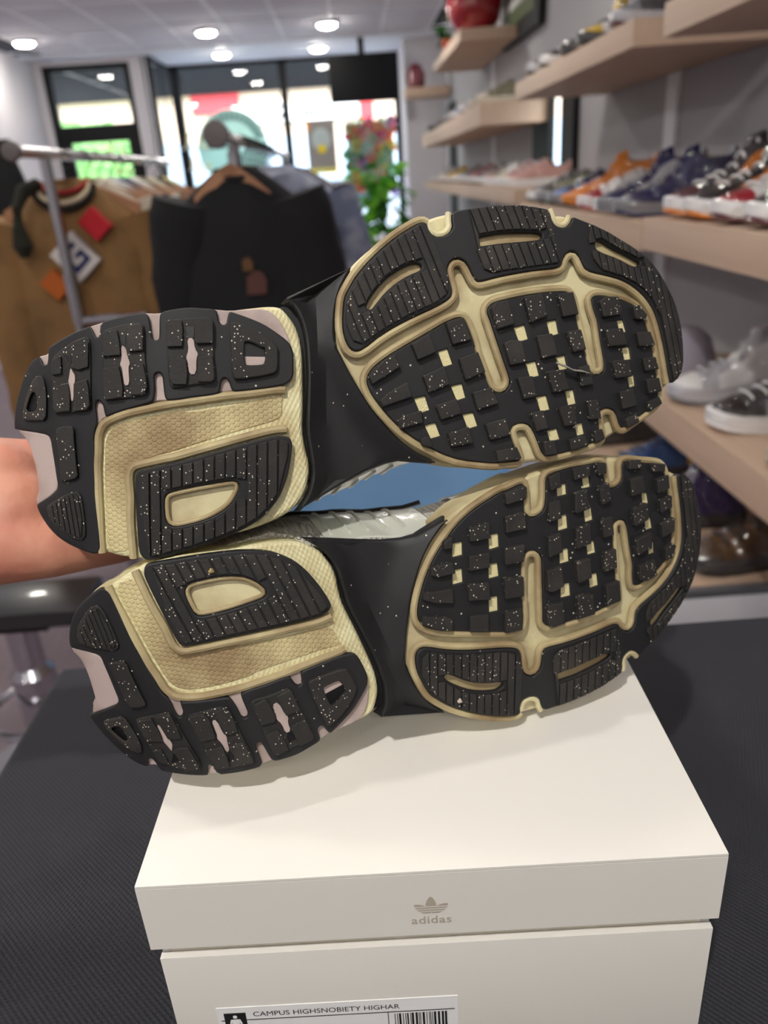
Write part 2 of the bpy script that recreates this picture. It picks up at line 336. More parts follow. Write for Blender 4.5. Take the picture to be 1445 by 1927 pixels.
RIM_SIDE = 1
OUTL = """
heel_rubber|-9.2,1.9 -8.4,8.1 -6.9,14.0 -4.7,19.8 -1.9,26.0 1.3,30.4 4.7,33.0 5.5,33.1 6.7,31.1 7.0,29.5 8.4,28.8 9.6,29.6 10.2,36.0 11.3,36.8 17.6,39.9 23.6,42.3 29.2,44.0 29.5,43.9 30.6,42.1 31.6,39.5 32.4,39.0 33.2,39.7 34.0,45.3 38.7,46.4 45.4,47.8 52.1,48.6 53.7,47.9 54.5,46.5 54.9,42.0 55.3,38.1 56.3,37.0 57.7,37.1 58.3,38.1 58.6,46.4 59.2,48.4 61.4,49.4 68.6,50.6 71.9,50.8 76.3,50.6 80.2,50.5 82.1,50.1 82.8,49.0 83.1,45.7 83.9,44.3 85.0,43.7 86.3,44.3 86.7,45.8 87.4,48.9 88.3,49.6 90.2,49.0 95.3,47.4 102.1,44.8 107.7,41.2 112.3,37.9 114.1,35.6 115.0,32.7 115.1,27.5 114.9,22.9 113.9,20.5 111.3,18.5 106.0,17.3 99.0,16.4 92.1,15.6 88.4,15.4 87.6,16.9 86.8,19.7 85.7,21.0 84.3,20.9 83.4,19.4 83.0,16.3 82.7,14.7 79.1,13.7 70.7,12.8 66.2,11.9 61.2,11.5 59.8,12.4 59.4,14.6 59.2,18.0 59.0,21.4 58.3,23.1 56.9,23.4 55.8,22.5 55.6,20.9 55.8,16.9 55.1,11.9 54.0,10.8 48.3,9.2 42.1,7.7 36.9,6.1 34.3,5.1 33.8,7.3 33.4,10.2 32.3,11.9 30.9,12.3 30.2,10.9 30.1,8.0 30.4,5.2 30.4,2.3 29.0,-1.1 28.4,-5.1 28.7,-5.7 28.7,-9.7 28.4,-15.5 28.5,-22.5 28.2,-27.2 28.4,-34.3 28.8,-42.6 29.0,-49.2 29.0,-52.8 28.1,-54.7 26.5,-55.4 24.1,-55.0 20.5,-53.9 15.0,-51.6 10.1,-48.7 5.9,-44.8 2.9,-40.6 0.8,-36.9 -0.3,-33.6 0.8,-32.6 5.7,-29.9 10.4,-27.1 11.0,-25.3 10.5,-21.2 10.0,-15.2 9.2,-8.1 8.8,-4.0 7.7,-1.9 4.5,-0.9 -2.7,0.5 -8.2,1.4
heel_tab|-8.2,1.5 4.5,-0.6 8.3,-1.6 9.6,-4.0 10.6,-15.2 11.7,-25.3 6.0,-30.3 -0.8,-34.0 -1.0,-32.1 1.3,-27.1 1.3,-22.3 0.7,-16.9 -0.8,-10.2 -1.8,-6.0 -3.7,-2.9 -6.9,0.2
heel_clip|-9.0,2.2 -8.4,8.1 -6.9,14.0 -4.7,19.8 -1.9,26.0 1.3,30.4 4.7,33.0 9.9,33.7 11.3,36.9 17.6,40.1 23.6,42.5 29.5,44.2 34.1,45.4 38.7,46.6 45.4,48.0 52.1,48.8 58.7,48.5 61.4,49.6 68.6,50.8 71.9,51.1 80.2,50.7 88.6,50.2 97.7,51.5 103.4,51.4 106.2,50.0 109.0,47.5 112.4,41.9 114.3,36.2 115.1,27.5 114.9,22.9 111.9,19.4 104.8,17.0 87.6,15.8 70.7,13.1 61.2,11.7 55.1,11.6 42.1,7.7 33.4,5.1 30.4,1.8 29.0,-1.1 28.0,-9.7 28.2,-27.2 28.5,-42.6 28.5,-52.8 26.6,-55.0 20.5,-53.6 15.1,-51.3 10.2,-48.4 5.9,-44.5 2.9,-40.3 0.8,-36.6 -0.0,-33.4 6.3,-30.2 11.7,-25.3 10.6,-15.2 9.6,-4.0 8.3,-1.6 4.5,-0.6 -6.8,1.1
heel_midsole|26.5,-55.2 20.5,-53.6 15.1,-51.3 10.2,-48.4 5.9,-44.5 2.9,-40.3 0.8,-36.6 0.4,-33.4 7.0,-30.2 11.8,-25.3 10.9,-15.2 10.1,-4.0 8.3,-2.2 4.5,-0.9 -6.8,0.8 -8.7,2.1 -8.1,8.1 -6.5,14.0 -4.4,19.8 -1.6,26.0 1.6,30.3 5.0,32.9 11.2,36.4 17.5,39.8 23.6,42.1 29.5,43.9 34.1,45.1 38.7,46.2 45.4,47.6 52.1,48.4 58.6,48.2 61.4,49.3 68.6,50.4 71.9,50.7 80.2,50.5 85.2,51.1 90.9,52.2 97.7,53.2 103.4,54.0 108.6,54.1 111.5,53.1 114.3,50.0 116.6,46.9 118.3,43.8 119.9,38.0 120.5,32.2 120.6,21.8 120.5,10.1 119.9,-1.7 120.6,-6.7 121.6,-11.8 122.5,-14.4 122.9,-19.7 122.3,-24.1 120.9,-29.9 117.8,-34.7 114.5,-38.2 109.1,-41.5 102.6,-44.3 93.0,-47.4 85.4,-48.9 75.7,-52.6 65.0,-56.2 57.1,-57.6 48.0,-59.0 43.4,-58.4 36.7,-57.5 29.4,-55.3
bead1|29.3,-54.9 28.9,-48.0 29.2,-39.0 29.1,-27.2 29.4,-21.4 29.4,-15.5 30.2,-9.8 30.8,-1.7 31.5,-1.1 32.7,2.0 35.7,3.9 42.0,6.3 50.5,8.0 61.7,10.1 67.2,10.9 73.4,11.7 79.0,12.8 87.5,13.8 99.0,15.1 107.7,16.5 110.9,16.2
bead2|43.3,-57.3 42.9,-48.0 42.7,-39.1 43.5,-30.3 43.2,-24.4 43.1,-20.4 44.1,-17.5 45.8,-16.1 49.5,-15.3 60.8,-12.9 60.9,-13.2 73.3,-9.8 84.7,-6.6 96.2,-3.6 105.0,-1.3 111.4,-0.9
floor|31.7,-54.6 31.8,-39.0 32.0,-27.2 32.7,-15.6 33.2,-5.8 35.1,-1.2 38.4,1.5 44.7,3.6 56.0,5.7 67.1,7.2 70.5,6.6 87.4,9.5 104.7,12.4 110.6,14.7 109.9,10.1 109.8,4.3 103.3,1.9 90.5,-1.5 73.4,-6.5 62.1,-10.1 55.3,-11.7 45.6,-14.9 42.6,-18.1 42.2,-21.5 42.3,-30.2 41.9,-39.1 41.4,-48.0 41.4,-54.5
heel_pad|45.7,-21.0 47.1,-18.4 51.7,-17.6 60.7,-15.5 70.4,-13.4 84.6,-9.4 96.2,-6.3 106.7,-3.9 110.5,-4.0 112.8,-5.0 113.7,-7.2 113.3,-12.2 112.0,-19.3 110.1,-25.8 107.4,-31.7 103.1,-37.0 98.9,-41.1 90.6,-45.9 77.7,-50.8 66.1,-54.3 54.6,-57.2 50.5,-58.1 48.2,-57.6 46.6,-55.8 45.8,-53.3 45.6,-45.0 45.6,-33.2
heel_pit|57.7,-31.1 58.6,-28.7 62.0,-27.4 72.8,-25.3 85.4,-23.5 88.2,-23.3 89.9,-24.8 90.2,-26.6 87.4,-32.4 82.7,-37.0 75.1,-40.6 66.5,-42.7 61.4,-43.5 58.6,-41.9 57.7,-38.1
shank_l|111.0,55.6 115.0,54.1 117.3,51.2 119.5,46.1 121.0,39.2 121.5,30.5 121.6,21.8 121.1,10.1 120.5,-1.7 121.6,-8.8 122.6,-16.0 123.0,-20.5 122.5,-24.6 121.0,-30.1 117.9,-35.0 114.7,-38.6
shank_r|143.5,72.1 138.5,64.2 135.9,57.7 134.2,48.9 134.0,40.1 135.4,34.9 134.2,36.5 136.8,31.9 140.1,25.5 144.2,18.4 149.0,10.1 156.4,1.1 162.6,-5.6 170.1,-11.2 176.5,-14.7 182.3,-16.9
fore_mid|182.3,-16.8 176.5,-14.7 170.1,-11.2 162.6,-5.6 156.4,1.1 149.0,10.1 144.2,18.4 140.1,25.5 136.8,31.9 134.8,36.0 134.0,40.1 134.2,48.9 135.9,57.7 138.5,64.2 143.5,72.1 147.3,76.4 152.3,80.8 159.2,85.9 166.8,89.9 177.0,94.4 184.1,97.2 189.3,98.6 194.5,100.0 208.3,102.7 224.5,104.0 233.6,103.9 238.8,102.9 242.7,101.3 250.1,102.1 252.2,100.5 255.9,99.1 263.4,97.2 271.1,95.1 279.0,91.9 287.2,88.8 295.5,84.7 301.9,79.9 307.9,72.4 314.1,63.7 317.7,53.1 319.2,42.9 319.0,36.0 317.3,26.3 311.1,21.3 304.2,14.3 301.5,10.9 293.7,5.7 280.3,-2.3 267.6,-8.5 256.9,-12.0 249.5,-14.0 235.8,-16.8 221.2,-18.5 221.2,-19.8 206.4,-19.7 193.3,-18.7 186.8,-17.9
perim|143.2,33.5 146.3,34.4 155.6,41.7 168.2,48.6 180.9,54.3 187.4,58.1 189.0,60.6 188.8,63.6 186.7,70.3 187.2,73.9 190.1,76.8 193.7,76.9 196.8,74.9 199.3,69.5 201.1,66.8 203.1,66.6 211.0,69.0 223.2,71.7 232.9,73.5 241.5,74.6 244.8,76.1 245.6,79.3 247.6,82.3 251.0,83.9 254.3,82.5 256.4,78.8 258.1,75.4 262.2,74.1 270.0,73.4 280.4,71.9 288.6,68.3 295.3,63.5 300.4,57.2 302.9,50.7 305.4,42.7 307.1,35.3 308.8,27.3 310.6,20.9 317.8,25.6 319.8,32.6 319.9,37.4 319.6,44.3 318.4,53.1 314.5,63.8 308.4,72.8 302.4,80.3 295.6,85.0 287.2,89.1 279.0,92.3 271.1,95.4 263.4,97.6 255.9,99.4 252.2,100.4 251.3,97.7 248.9,94.9 246.3,94.1 243.1,94.7 241.0,96.8 239.8,101.2 238.8,102.6 232.8,103.0 224.5,103.5 208.3,102.2 195.1,99.5 190.2,98.2 189.8,94.2 190.6,91.2 188.3,88.0 185.7,86.6 183.7,86.2 180.5,86.4 178.1,89.9 177.9,92.0 175.7,92.7 169.3,89.3 161.0,83.5 152.2,75.9 144.9,67.9 140.8,61.3 138.6,57.1 137.9,51.9 137.4,44.3 138.5,38.4 140.8,34.4
slit1|148.2,53.4 149.8,57.0 156.2,64.9 162.5,69.9 170.1,73.8 173.8,73.7 175.0,72.2 173.7,70.4 168.7,68.4 162.3,64.5 157.3,60.2 152.8,54.7 150.9,52.3 149.1,52.2
slit2|201.8,83.7 201.7,85.6 202.4,87.1 207.7,88.3 213.1,89.5 223.9,90.6 232.9,91.0 235.4,90.0 234.2,87.7 223.7,86.1 212.9,84.7 207.5,83.7 202.9,82.9
slit3|264.5,88.9 265.7,90.1 268.4,89.9 274.7,86.9 283.5,84.4 289.3,82.3 291.9,81.3 290.0,79.4 286.6,79.1 278.5,82.1 267.4,84.4 264.7,86.0
ribs1|139.1,51.3 139.8,56.1 141.7,60.2 145.8,67.4 152.7,74.8 161.6,83.0 169.3,88.2 175.0,91.2 177.2,90.8 181.1,83.4 185.2,73.2 188.5,63.6 187.8,61.5 181.0,56.1 168.2,50.4 155.7,43.5 146.3,36.8 142.7,36.2 140.3,40.8 138.6,45.5
ribs2|197.4,99.2 201.6,100.1 208.2,101.4 213.6,102.1 224.5,103.0 232.8,102.6 238.1,102.0 240.8,93.0 243.3,83.6 244.4,78.6 243.0,77.2 233.0,75.3 223.3,73.6 213.7,71.9 206.4,70.1 203.9,72.7 200.4,85.5
ribs3|258.8,98.1 263.4,96.8 271.1,94.5 279.0,91.3 287.1,88.1 294.6,83.9 301.0,79.2 307.0,72.0 312.6,63.3 316.5,53.0 318.1,44.2 318.4,37.3 318.2,33.2 315.9,26.2 311.6,23.3 310.3,34.1 307.7,44.9 304.8,53.5 301.4,60.0 296.3,65.6 289.6,70.0 280.5,73.2 270.1,75.0 263.9,76.2 261.2,85.0
sheet|148.2,21.4 149.2,23.8 152.3,27.4 160.4,33.1 174.3,40.9 184.6,46.8 185.6,47.3 191.7,49.9 194.3,49.5 196.2,46.8 199.9,37.1 199.2,36.4 203.0,26.7 206.2,18.7 208.2,15.9 211.5,14.9 214.8,15.7 217.2,19.4 216.9,22.5 213.6,31.1 210.4,40.3 207.3,49.5 206.0,52.5 206.7,55.0 209.4,57.2 222.2,60.3 229.1,61.7 236.1,62.8 246.9,64.0 249.1,63.0 250.8,59.3 251.8,53.6 253.8,46.0 254.2,45.4 256.7,35.9 258.9,28.3 260.4,25.1 263.8,24.0 267.3,25.3 268.5,27.9 267.8,33.0 265.9,42.0 264.6,51.6 263.1,54.2 261.6,59.2 261.4,61.1 263.0,62.5 266.5,63.1 276.0,62.4 284.1,60.7 289.1,58.4 292.8,54.0 294.9,49.5 296.9,44.3 298.1,39.6 299.8,31.6 301.5,22.3 302.4,15.6 301.5,11.2 293.6,6.7 286.9,3.0 279.5,-1.6 277.4,-0.0 276.1,3.9 274.5,7.2 270.5,8.6 266.6,7.8 264.3,5.2 264.7,0.6 266.4,-4.6 266.2,-7.3 256.9,-10.0 248.0,-12.8 237.9,-14.5 235.1,-14.5 233.6,-12.7 230.7,-5.7 227.9,-0.6 225.1,1.0 221.0,1.1 218.0,-0.5 217.0,-3.0 217.7,-5.6 220.5,-12.5 221.9,-16.0 220.9,-17.1 211.8,-17.1 210.4,-18.0 193.3,-16.2 183.6,-13.1 176.5,-9.3 168.9,-5.1 161.3,1.1 155.2,7.7 150.3,14.3 148.5,18.4
shank_b|118.7,-36.5 126.8,-32.3 140.4,-24.9 148.9,-20.6 157.8,-17.2 164.4,-16.0 166.0,-16.3 174.2,-17.1 181.0,-17.7
perim_bead|177.9,91.6 175.7,92.7 169.3,89.3 161.0,83.5 152.2,75.9 144.9,67.9 140.8,61.3 138.6,57.1 137.9,51.9 137.4,44.3 138.5,38.4 140.8,34.4 143.2,33.5 146.3,34.4 155.6,41.7 168.2,48.6 180.9,54.3 187.4,58.1 189.0,60.6 188.8,63.6 186.7,70.3 187.2,73.9 190.1,76.8 193.7,76.9 196.8,74.9 199.3,69.5 201.1,66.8 203.1,66.6 211.0,69.0 223.2,71.7 232.9,73.5 241.5,74.6 244.8,76.1 245.6,79.3 247.6,82.3 251.0,83.9 254.3,82.5 256.4,78.8 258.1,75.4 262.2,74.1 270.0,73.4 280.4,71.9 288.6,68.3 295.3,63.5 300.4,57.2 302.9,50.7 305.4,42.7 307.1,35.3 308.8,27.3 310.2,21.9
notch1|190.2,98.0 189.8,94.2 190.6,91.2 188.3,88.0 185.7,86.6 183.7,86.2 180.5,86.4 178.1,89.9 177.9,92.0
notch2|252.2,100.4 251.3,97.7 248.9,94.9 246.3,94.1 243.1,94.7 241.0,96.8 239.8,101.2 239.0,102.6
windows|181.8,34.1 186.3,35.5 188.8,28.5 184.4,27.1;187.9,18.3 193.2,19.6 195.0,13.1 190.7,11.7;170.2,12.6 175.4,13.7 177.5,7.4 172.9,6.0;193.5,5.2 198.7,6.1 200.9,-0.1 196.1,-1.5;175.2,0.2 180.3,1.4 182.7,-4.6 178.1,-5.8;219.2,45.7 224.7,47.3 226.6,40.7 221.8,39.4;236.4,49.1 241.4,50.2 242.8,43.7 238.2,42.4;241.2,32.3 245.9,33.5 247.3,27.3 243.0,26.0;225.1,29.1 230.3,30.3 232.2,23.6 227.5,22.5;230.4,13.2 235.8,14.3 237.8,7.6 233.0,6.5;246.1,16.2 250.6,17.1 252.1,10.5 247.8,9.6;236.4,-2.8 241.6,-1.6 243.3,-6.7 238.1,-7.8;251.5,-0.0 255.6,1.1 256.9,-4.2 253.0,-5.2;276.3,51.5 279.9,52.1 281.9,46.4 278.1,45.5;279.3,38.0 283.6,39.0 284.6,33.0 280.6,32.1;282.2,24.7 286.3,25.7 287.2,19.9 283.8,18.8
studs|185.5,46.5 193.0,48.8 196.4,39.5 188.6,37.5;169.2,36.6 176.9,40.9 179.6,33.7 171.7,30.3;148.9,22.0 155.4,28.6 160.4,31.2 162.5,26.9 157.2,23.3 150.3,19.3;174.4,22.2 183.7,26.5 185.8,19.2 176.9,15.6;191.7,30.2 199.8,33.1 203.0,24.8 194.5,21.4;154.1,11.3 158.3,14.9 165.9,19.0 168.0,13.4 155.2,9.2;198.1,14.7 206.2,16.9 209.4,10.4 200.3,7.6;180.3,8.9 189.3,11.6 191.6,5.8 182.6,3.1;162.3,2.3 165.1,4.4 172.4,6.2 172.9,1.6 163.5,-0.8;204.3,0.2 213.5,2.5 215.6,-4.3 206.6,-6.4;186.1,-4.0 195.1,-1.3 197.1,-7.8 187.7,-9.3;172.9,-6.3 175.9,-5.6 178.1,-9.8 173.9,-8.8;209.6,-12.4 219.0,-10.9 221.5,-15.7 210.7,-16.8;207.7,53.8 209.4,56.3 215.3,57.1 217.8,47.3 210.5,45.0;223.9,59.3 232.6,61.2 234.8,51.6 227.1,48.5;241.8,61.3 249.1,62.7 251.8,53.3 244.4,51.7;265.2,59.4 268.8,61.6 275.2,62.0 276.5,54.3 267.0,52.8;284.9,58.1 288.3,59.0 292.8,54.7 291.5,52.6 286.4,52.9;213.7,37.6 216.4,38.9 221.5,38.7 223.7,29.7 216.6,28.4;230.4,41.4 237.4,42.5 239.8,33.5 232.7,31.8;246.4,43.8 253.1,45.0 255.6,36.5 249.6,35.3;268.0,45.7 277.2,46.8 279.9,39.7 270.2,38.6;287.0,45.3 294.8,46.1 297.7,40.2 288.6,39.5;271.7,30.9 280.6,31.5 283.0,24.4 274.0,23.2;290.6,32.6 298.0,33.6 299.8,28.6 292.3,27.4;235.8,24.9 243.3,25.7 246.2,17.2 238.7,15.8;220.3,21.6 227.1,22.3 229.2,13.9 223.3,12.6;252.1,27.1 257.4,28.2 259.6,19.9 254.3,18.9;276.0,15.7 283.8,17.2 285.5,10.0 278.1,8.2;292.7,22.4 300.2,23.3 301.9,17.6 294.4,16.1;294.0,11.1 300.6,13.6 302.0,11.2 294.9,7.4;227.1,5.4 232.7,6.3 235.2,-1.3 230.0,-2.5;241.5,8.2 249.2,9.2 250.7,0.6 244.9,-0.3;257.4,10.9 262.3,11.6 264.3,3.5 258.9,2.9;247.5,-7.4 255.3,-5.8 257.6,-9.7 248.7,-11.9;261.3,-3.3 265.2,-2.6 266.5,-6.5 262.2,-8.1;233.5,-8.5 238.5,-7.9 240.2,-13.7 235.0,-14.1;279.8,2.3 286.0,5.0 287.3,1.7 281.1,-0.6
lug0|11.6,30.7 13.5,32.9 18.5,35.9 25.2,39.1 27.9,39.5 29.2,38.0 29.3,33.5 28.8,22.3 28.1,9.3 26.6,7.6 20.6,7.3 12.6,7.0 11.5,8.2 11.4,17.5 11.5,24.4
lug0q|12.0,30.1 16.2,32.4 16.1,24.1 11.9,23.8;21.3,37.1 27.0,38.7 28.7,36.9 28.1,26.3 24.0,25.3 21.0,26.1;11.8,18.6 18.9,20.2 19.4,15.3 19.1,7.9 12.4,7.6 11.6,8.8;21.4,19.8 27.3,21.2 27.9,16.6 27.9,9.8 26.3,8.2 20.9,7.7
lug0s|20.2,26.7 21.0,24.9 22.1,23.2 21.9,20.3 21.2,18.1 20.8,12.4 19.7,12.2 19.6,17.0 18.8,20.5 19.4,22.8
lug0h|17.2,32.3 21.1,32.3 20.6,27.0 19.7,28.4
lug1|34.5,40.5 36.3,42.1 43.6,43.7 49.7,44.3 51.9,43.7 52.4,41.0 52.0,32.6 52.7,21.5 52.5,15.9 50.7,13.4 42.3,12.5 35.5,11.8 34.1,13.0 33.9,22.0
lug1q|35.0,39.9 36.2,41.2 41.0,41.3 41.9,35.2 42.0,30.7 34.6,30.4;45.2,42.5 51.1,43.8 51.8,42.1 51.5,32.4 45.9,32.0 45.1,33.4;34.4,25.4 41.2,26.2 41.9,21.7 42.5,16.7 42.0,12.9 34.9,12.1 34.1,14.1;46.0,26.1 51.3,27.1 52.3,21.5 52.5,16.4 50.7,13.9 45.7,13.8 45.7,18.8
lug1s|42.4,35.1 44.3,34.0 45.0,30.0 46.0,27.2 45.1,25.6 45.4,18.3 43.1,17.8 42.7,21.7 42.3,25.6 41.5,26.8 42.5,29.6
lug1h|41.2,39.4 44.7,39.5 44.2,34.2 43.0,34.6
lug2|61.0,44.2 62.4,45.3 68.4,45.9 77.3,46.3 80.1,46.2 81.2,44.5 80.8,35.5 80.8,23.6 80.9,20.3 79.2,18.5 70.8,17.9 64.1,16.3 61.9,17.4 61.5,21.3 61.4,32.5
lug2q|61.2,44.2 62.4,45.0 67.8,45.0 68.2,40.9 67.7,33.9 61.4,33.6;73.1,46.0 79.0,46.4 80.8,44.8 80.6,35.5 73.6,35.1 72.8,37.0;61.8,28.6 67.9,29.7 69.2,28.0 69.5,21.9 68.9,17.9 63.1,18.0 61.8,20.2;73.7,29.7 80.1,30.4 80.6,24.8 80.7,20.3 79.2,19.1 73.7,19.1
lug2s|69.8,37.5 72.5,37.6 72.9,33.1 74.3,30.9 73.4,29.2 73.2,22.4 70.1,22.2 69.7,27.5 69.0,29.4 70.2,32.5
lug2h|69.1,42.3 73.0,42.6 72.7,37.8 70.1,37.5
lug_tri|87.8,44.1 89.5,44.7 92.9,44.2 99.7,41.3 105.3,37.4 107.9,34.9 108.1,33.2 107.8,25.1 106.7,23.4 102.6,22.2 90.0,20.1 88.3,21.5 88.0,30.0 87.7,39.6
lug_tri_hole|93.5,35.8 94.7,36.6 97.2,36.1 101.2,34.2 102.9,33.7 102.2,27.3 100.4,26.7 94.7,26.4 93.6,27.2
lug_edge|-3.6,6.7 -3.8,8.5 -1.6,15.4 1.4,21.7 4.2,24.1 6.4,24.2 7.6,22.4 8.3,17.7 8.2,11.9 7.4,4.4 2.9,4.6 -3.1,4.9
lug_edge_hole|-2.1,9.0 -0.4,13.6 1.4,17.0 2.8,17.2 3.7,15.7 3.9,11.0 2.5,8.4
lug_bar|12.0,-3.5 11.9,0.0 13.5,1.4 18.5,1.8 20.2,0.9 20.0,-3.7 20.5,-15.4 20.8,-20.7 18.9,-21.8 13.3,-22.7 13.0,-21.2 12.6,-9.4
lug_fan|4.7,-34.4 6.8,-32.6 13.5,-28.9 18.6,-26.9 21.0,-27.7 22.0,-30.7 22.7,-39.1 22.8,-46.3 21.5,-48.7 19.6,-49.4 15.9,-48.2 11.1,-44.7 7.4,-41.7 5.7,-38.1
"""
# ---------------------------------------------------------------- materials
M_rub = mat('tread_rubber', (36, 34, 33), 0.72, bump=0.25, bscale=900, speck=0.42, dirt=(58, 53, 48), dscale=40, dthr=(0.5, 0.8))
M_rub2 = mat('smooth_rubber', (25, 25, 27), 0.62, bump=0.08, bscale=1500, speck=0.07, sscale=300)
M_cream = mat('cream_foam', (214, 205, 164), 0.6, bump=0.15, bscale=700, dirt=(160, 138, 100), dscale=38, dthr=(0.42, 0.72))
M_cream2 = mat('cream_foam_clean', (226, 220, 176), 0.55, bump=0.22, bscale=3200, btype='weave', dirt=(200, 186, 140), dscale=50)
M_hex = mat('honeycomb_foam', (208, 194, 146), 0.65, bump=0.4, bscale=3000, btype='hex', dirt=(150, 128, 92), dscale=26, dthr=(0.35, 0.62))
M_pink = mat('pinkish_grey_foam', (186, 168, 162), 0.5, bump=0.1, bscale=600, dirt=(150, 132, 125), dscale=40)
M_tan = mat('worn_foam', (192, 178, 136), 0.62, bump=0.2, bscale=700, dirt=(140, 118, 84), dscale=30, dthr=(0.35, 0.65))
M_shank = mat('shank_plastic', (22, 22, 24), 0.56, bump=0.06, bscale=2500, speck=0.02, sscale=350)
M_mesh = mat('light_mesh', (196, 194, 186), 0.7, bump=1.0, bscale=2400, btype='hex')
M_cage = mat('translucent_cage', (205, 208, 196), 0.3, coat=0.4)
M_silver = mat('silver_overlay', (150, 154, 160), 0.3, metal=0.6)
M_blk = mat('black_piping', (15, 15, 17), 0.4)
M_lining = mat('dark_lining', (40, 40, 44), 0.9)
M_lace = mat('pale_lace', (215, 213, 205), 0.8)

O = {}
for ln in OUTL.strip().split('\n'):
    k, v = ln.split('|')
    ls = [[tuple(map(float, q.split(','))) for q in part.split()] for part in v.split(';')]
    O[k] = ls if (k in ('windows', 'studs') or k[-1] == 'q') else ls[0]

def interp(kn, x):
    if x <= kn[0][0]: return kn[0][1]
    for (a, b), (c, d) in zip(kn, kn[1:]):
        if x <= c:
            t = (x - a) / (c - a); t = t * t * (3 - 2 * t) * .5 + t * .5; return b + (d - b) * t
    return kn[-1][1]
VIN = [(4, -14), (10, -30), (30, -46), (58, -49), (80, -48), (103, -44), (119, -39.5), (140, -32), (161, -23.5), (179, -18.5), (207, -14), (251, -5), (277, 4), (300, 20), (316, 42)]
VOUT = [(4, 10), (10, 25), (30, 42), (60, 45), (81, 47), (113, 43), (124, 49), (133, 60), (148, 71), (170, 82), (200, 90), (230, 95), (260, 91), (290, 78), (306, 64), (316, 50)]
HH = [(4, 92), (20, 104), (60, 96), (95, 104), (120, 108), (150, 98), (200, 72), (250, 56), (290, 46), (308, 38), (316, 28)]
def upper_pt(u, s, off=0.0):
    a, b, H = interp(VIN, u), interp(VOUT, u), interp(HH, u); vc, hw = (a + b) / 2, (b - a) / 2
    th = math.pi * s; c, sn = math.cos(th), math.sin(th)
    lean = 1 - 0.34 * max(0, (sn - .62) / .38) * min(1, max(0, (215 - u) / 60))
    v = vc - (hw + off) * math.copysign(abs(c) ** .5, c) * lean; d0 = 10.5 + 11.5 * max(0.0, min(1.0, (124 - u) / 10)) + 11.5 * max(0.0, min(1.0, (u - 176) / 12)); d = d0 + (H - d0 + off) * sn ** .85
    if c > 0:      # the waist starts at the shank edge and bulges outward further up
        v += 8.5 * max(0.0, min(1.0, (u - 104) / 16)) * max(0.0, min(1.0, (216 - u) / 40)) * max(0.0, 1 - (d - 10) / 36)
    op = max(0.0, min(1.0, (u - 14) / 8)) * max(0.0, min(1.0, (106 - u) / 10)); k = max(0.0, 1 - abs(s - .5) / .17) * op
    if k > 0: d = d + (34 - d) * min(1, k * 2.2)
    return P3(u, v, -d)
def upper_patch(u0, u1, s0, s1, off, nu=14, ns=8, fs0=None, fs1=None, thick=1.2):
    bm = bmesh.new(); G = []
    for o_ in (off, off - thick):
        G.append([[bm.verts.new(upper_pt(u0 + (u1 - u0) * i / nu, (fs0(i / nu) if fs0 else s0) + ((fs1(i / nu) if fs1 else s1) - (fs0(i / nu) if fs0 else s0)) * j / ns, o_)) for j in range(ns + 1)] for i in range(nu + 1)])
    for i in range(nu):
        for j in range(ns):
            bm.faces.new((G[0][i][j], G[0][i + 1][j], G[0][i + 1][j + 1], G[0][i][j + 1])); bm.faces.new((G[1][i][j], G[1][i][j + 1], G[1][i + 1][j + 1], G[1][i + 1][j]))
    for i in range(nu):
        for j in (0, ns): bm.faces.new((G[0][i][j], G[1][i][j], G[1][i + 1][j], G[0][i + 1][j]))
    for j in range(ns):
        for i in (0, nu): bm.faces.new((G[0][i][j], G[0][i][j + 1], G[1][i][j + 1], G[1][i][j]))
    return bm_mesh(bm)
def rnd_poly(q, r=1.1):
    out = []; q = ccw(q); n = len(q)
    for i in range(n):
        a, b, c = q[i - 1], q[i], q[(i + 1) % n]
        for (e, ks) in ((a, (1.0, .35)), (c, (.35, 1.0))):
            L = math.dist(e, b); t = min(.45, r / max(L, .1))
            for k in ks: out.append((b[0] + (e[0] - b[0]) * t * k, b[1] + (e[1] - b[1]) * t * k))
    return [tuple(p) for p in dedupe(out, .05)]
def near(p, l): return min(math.dist(p, q) for q in l)

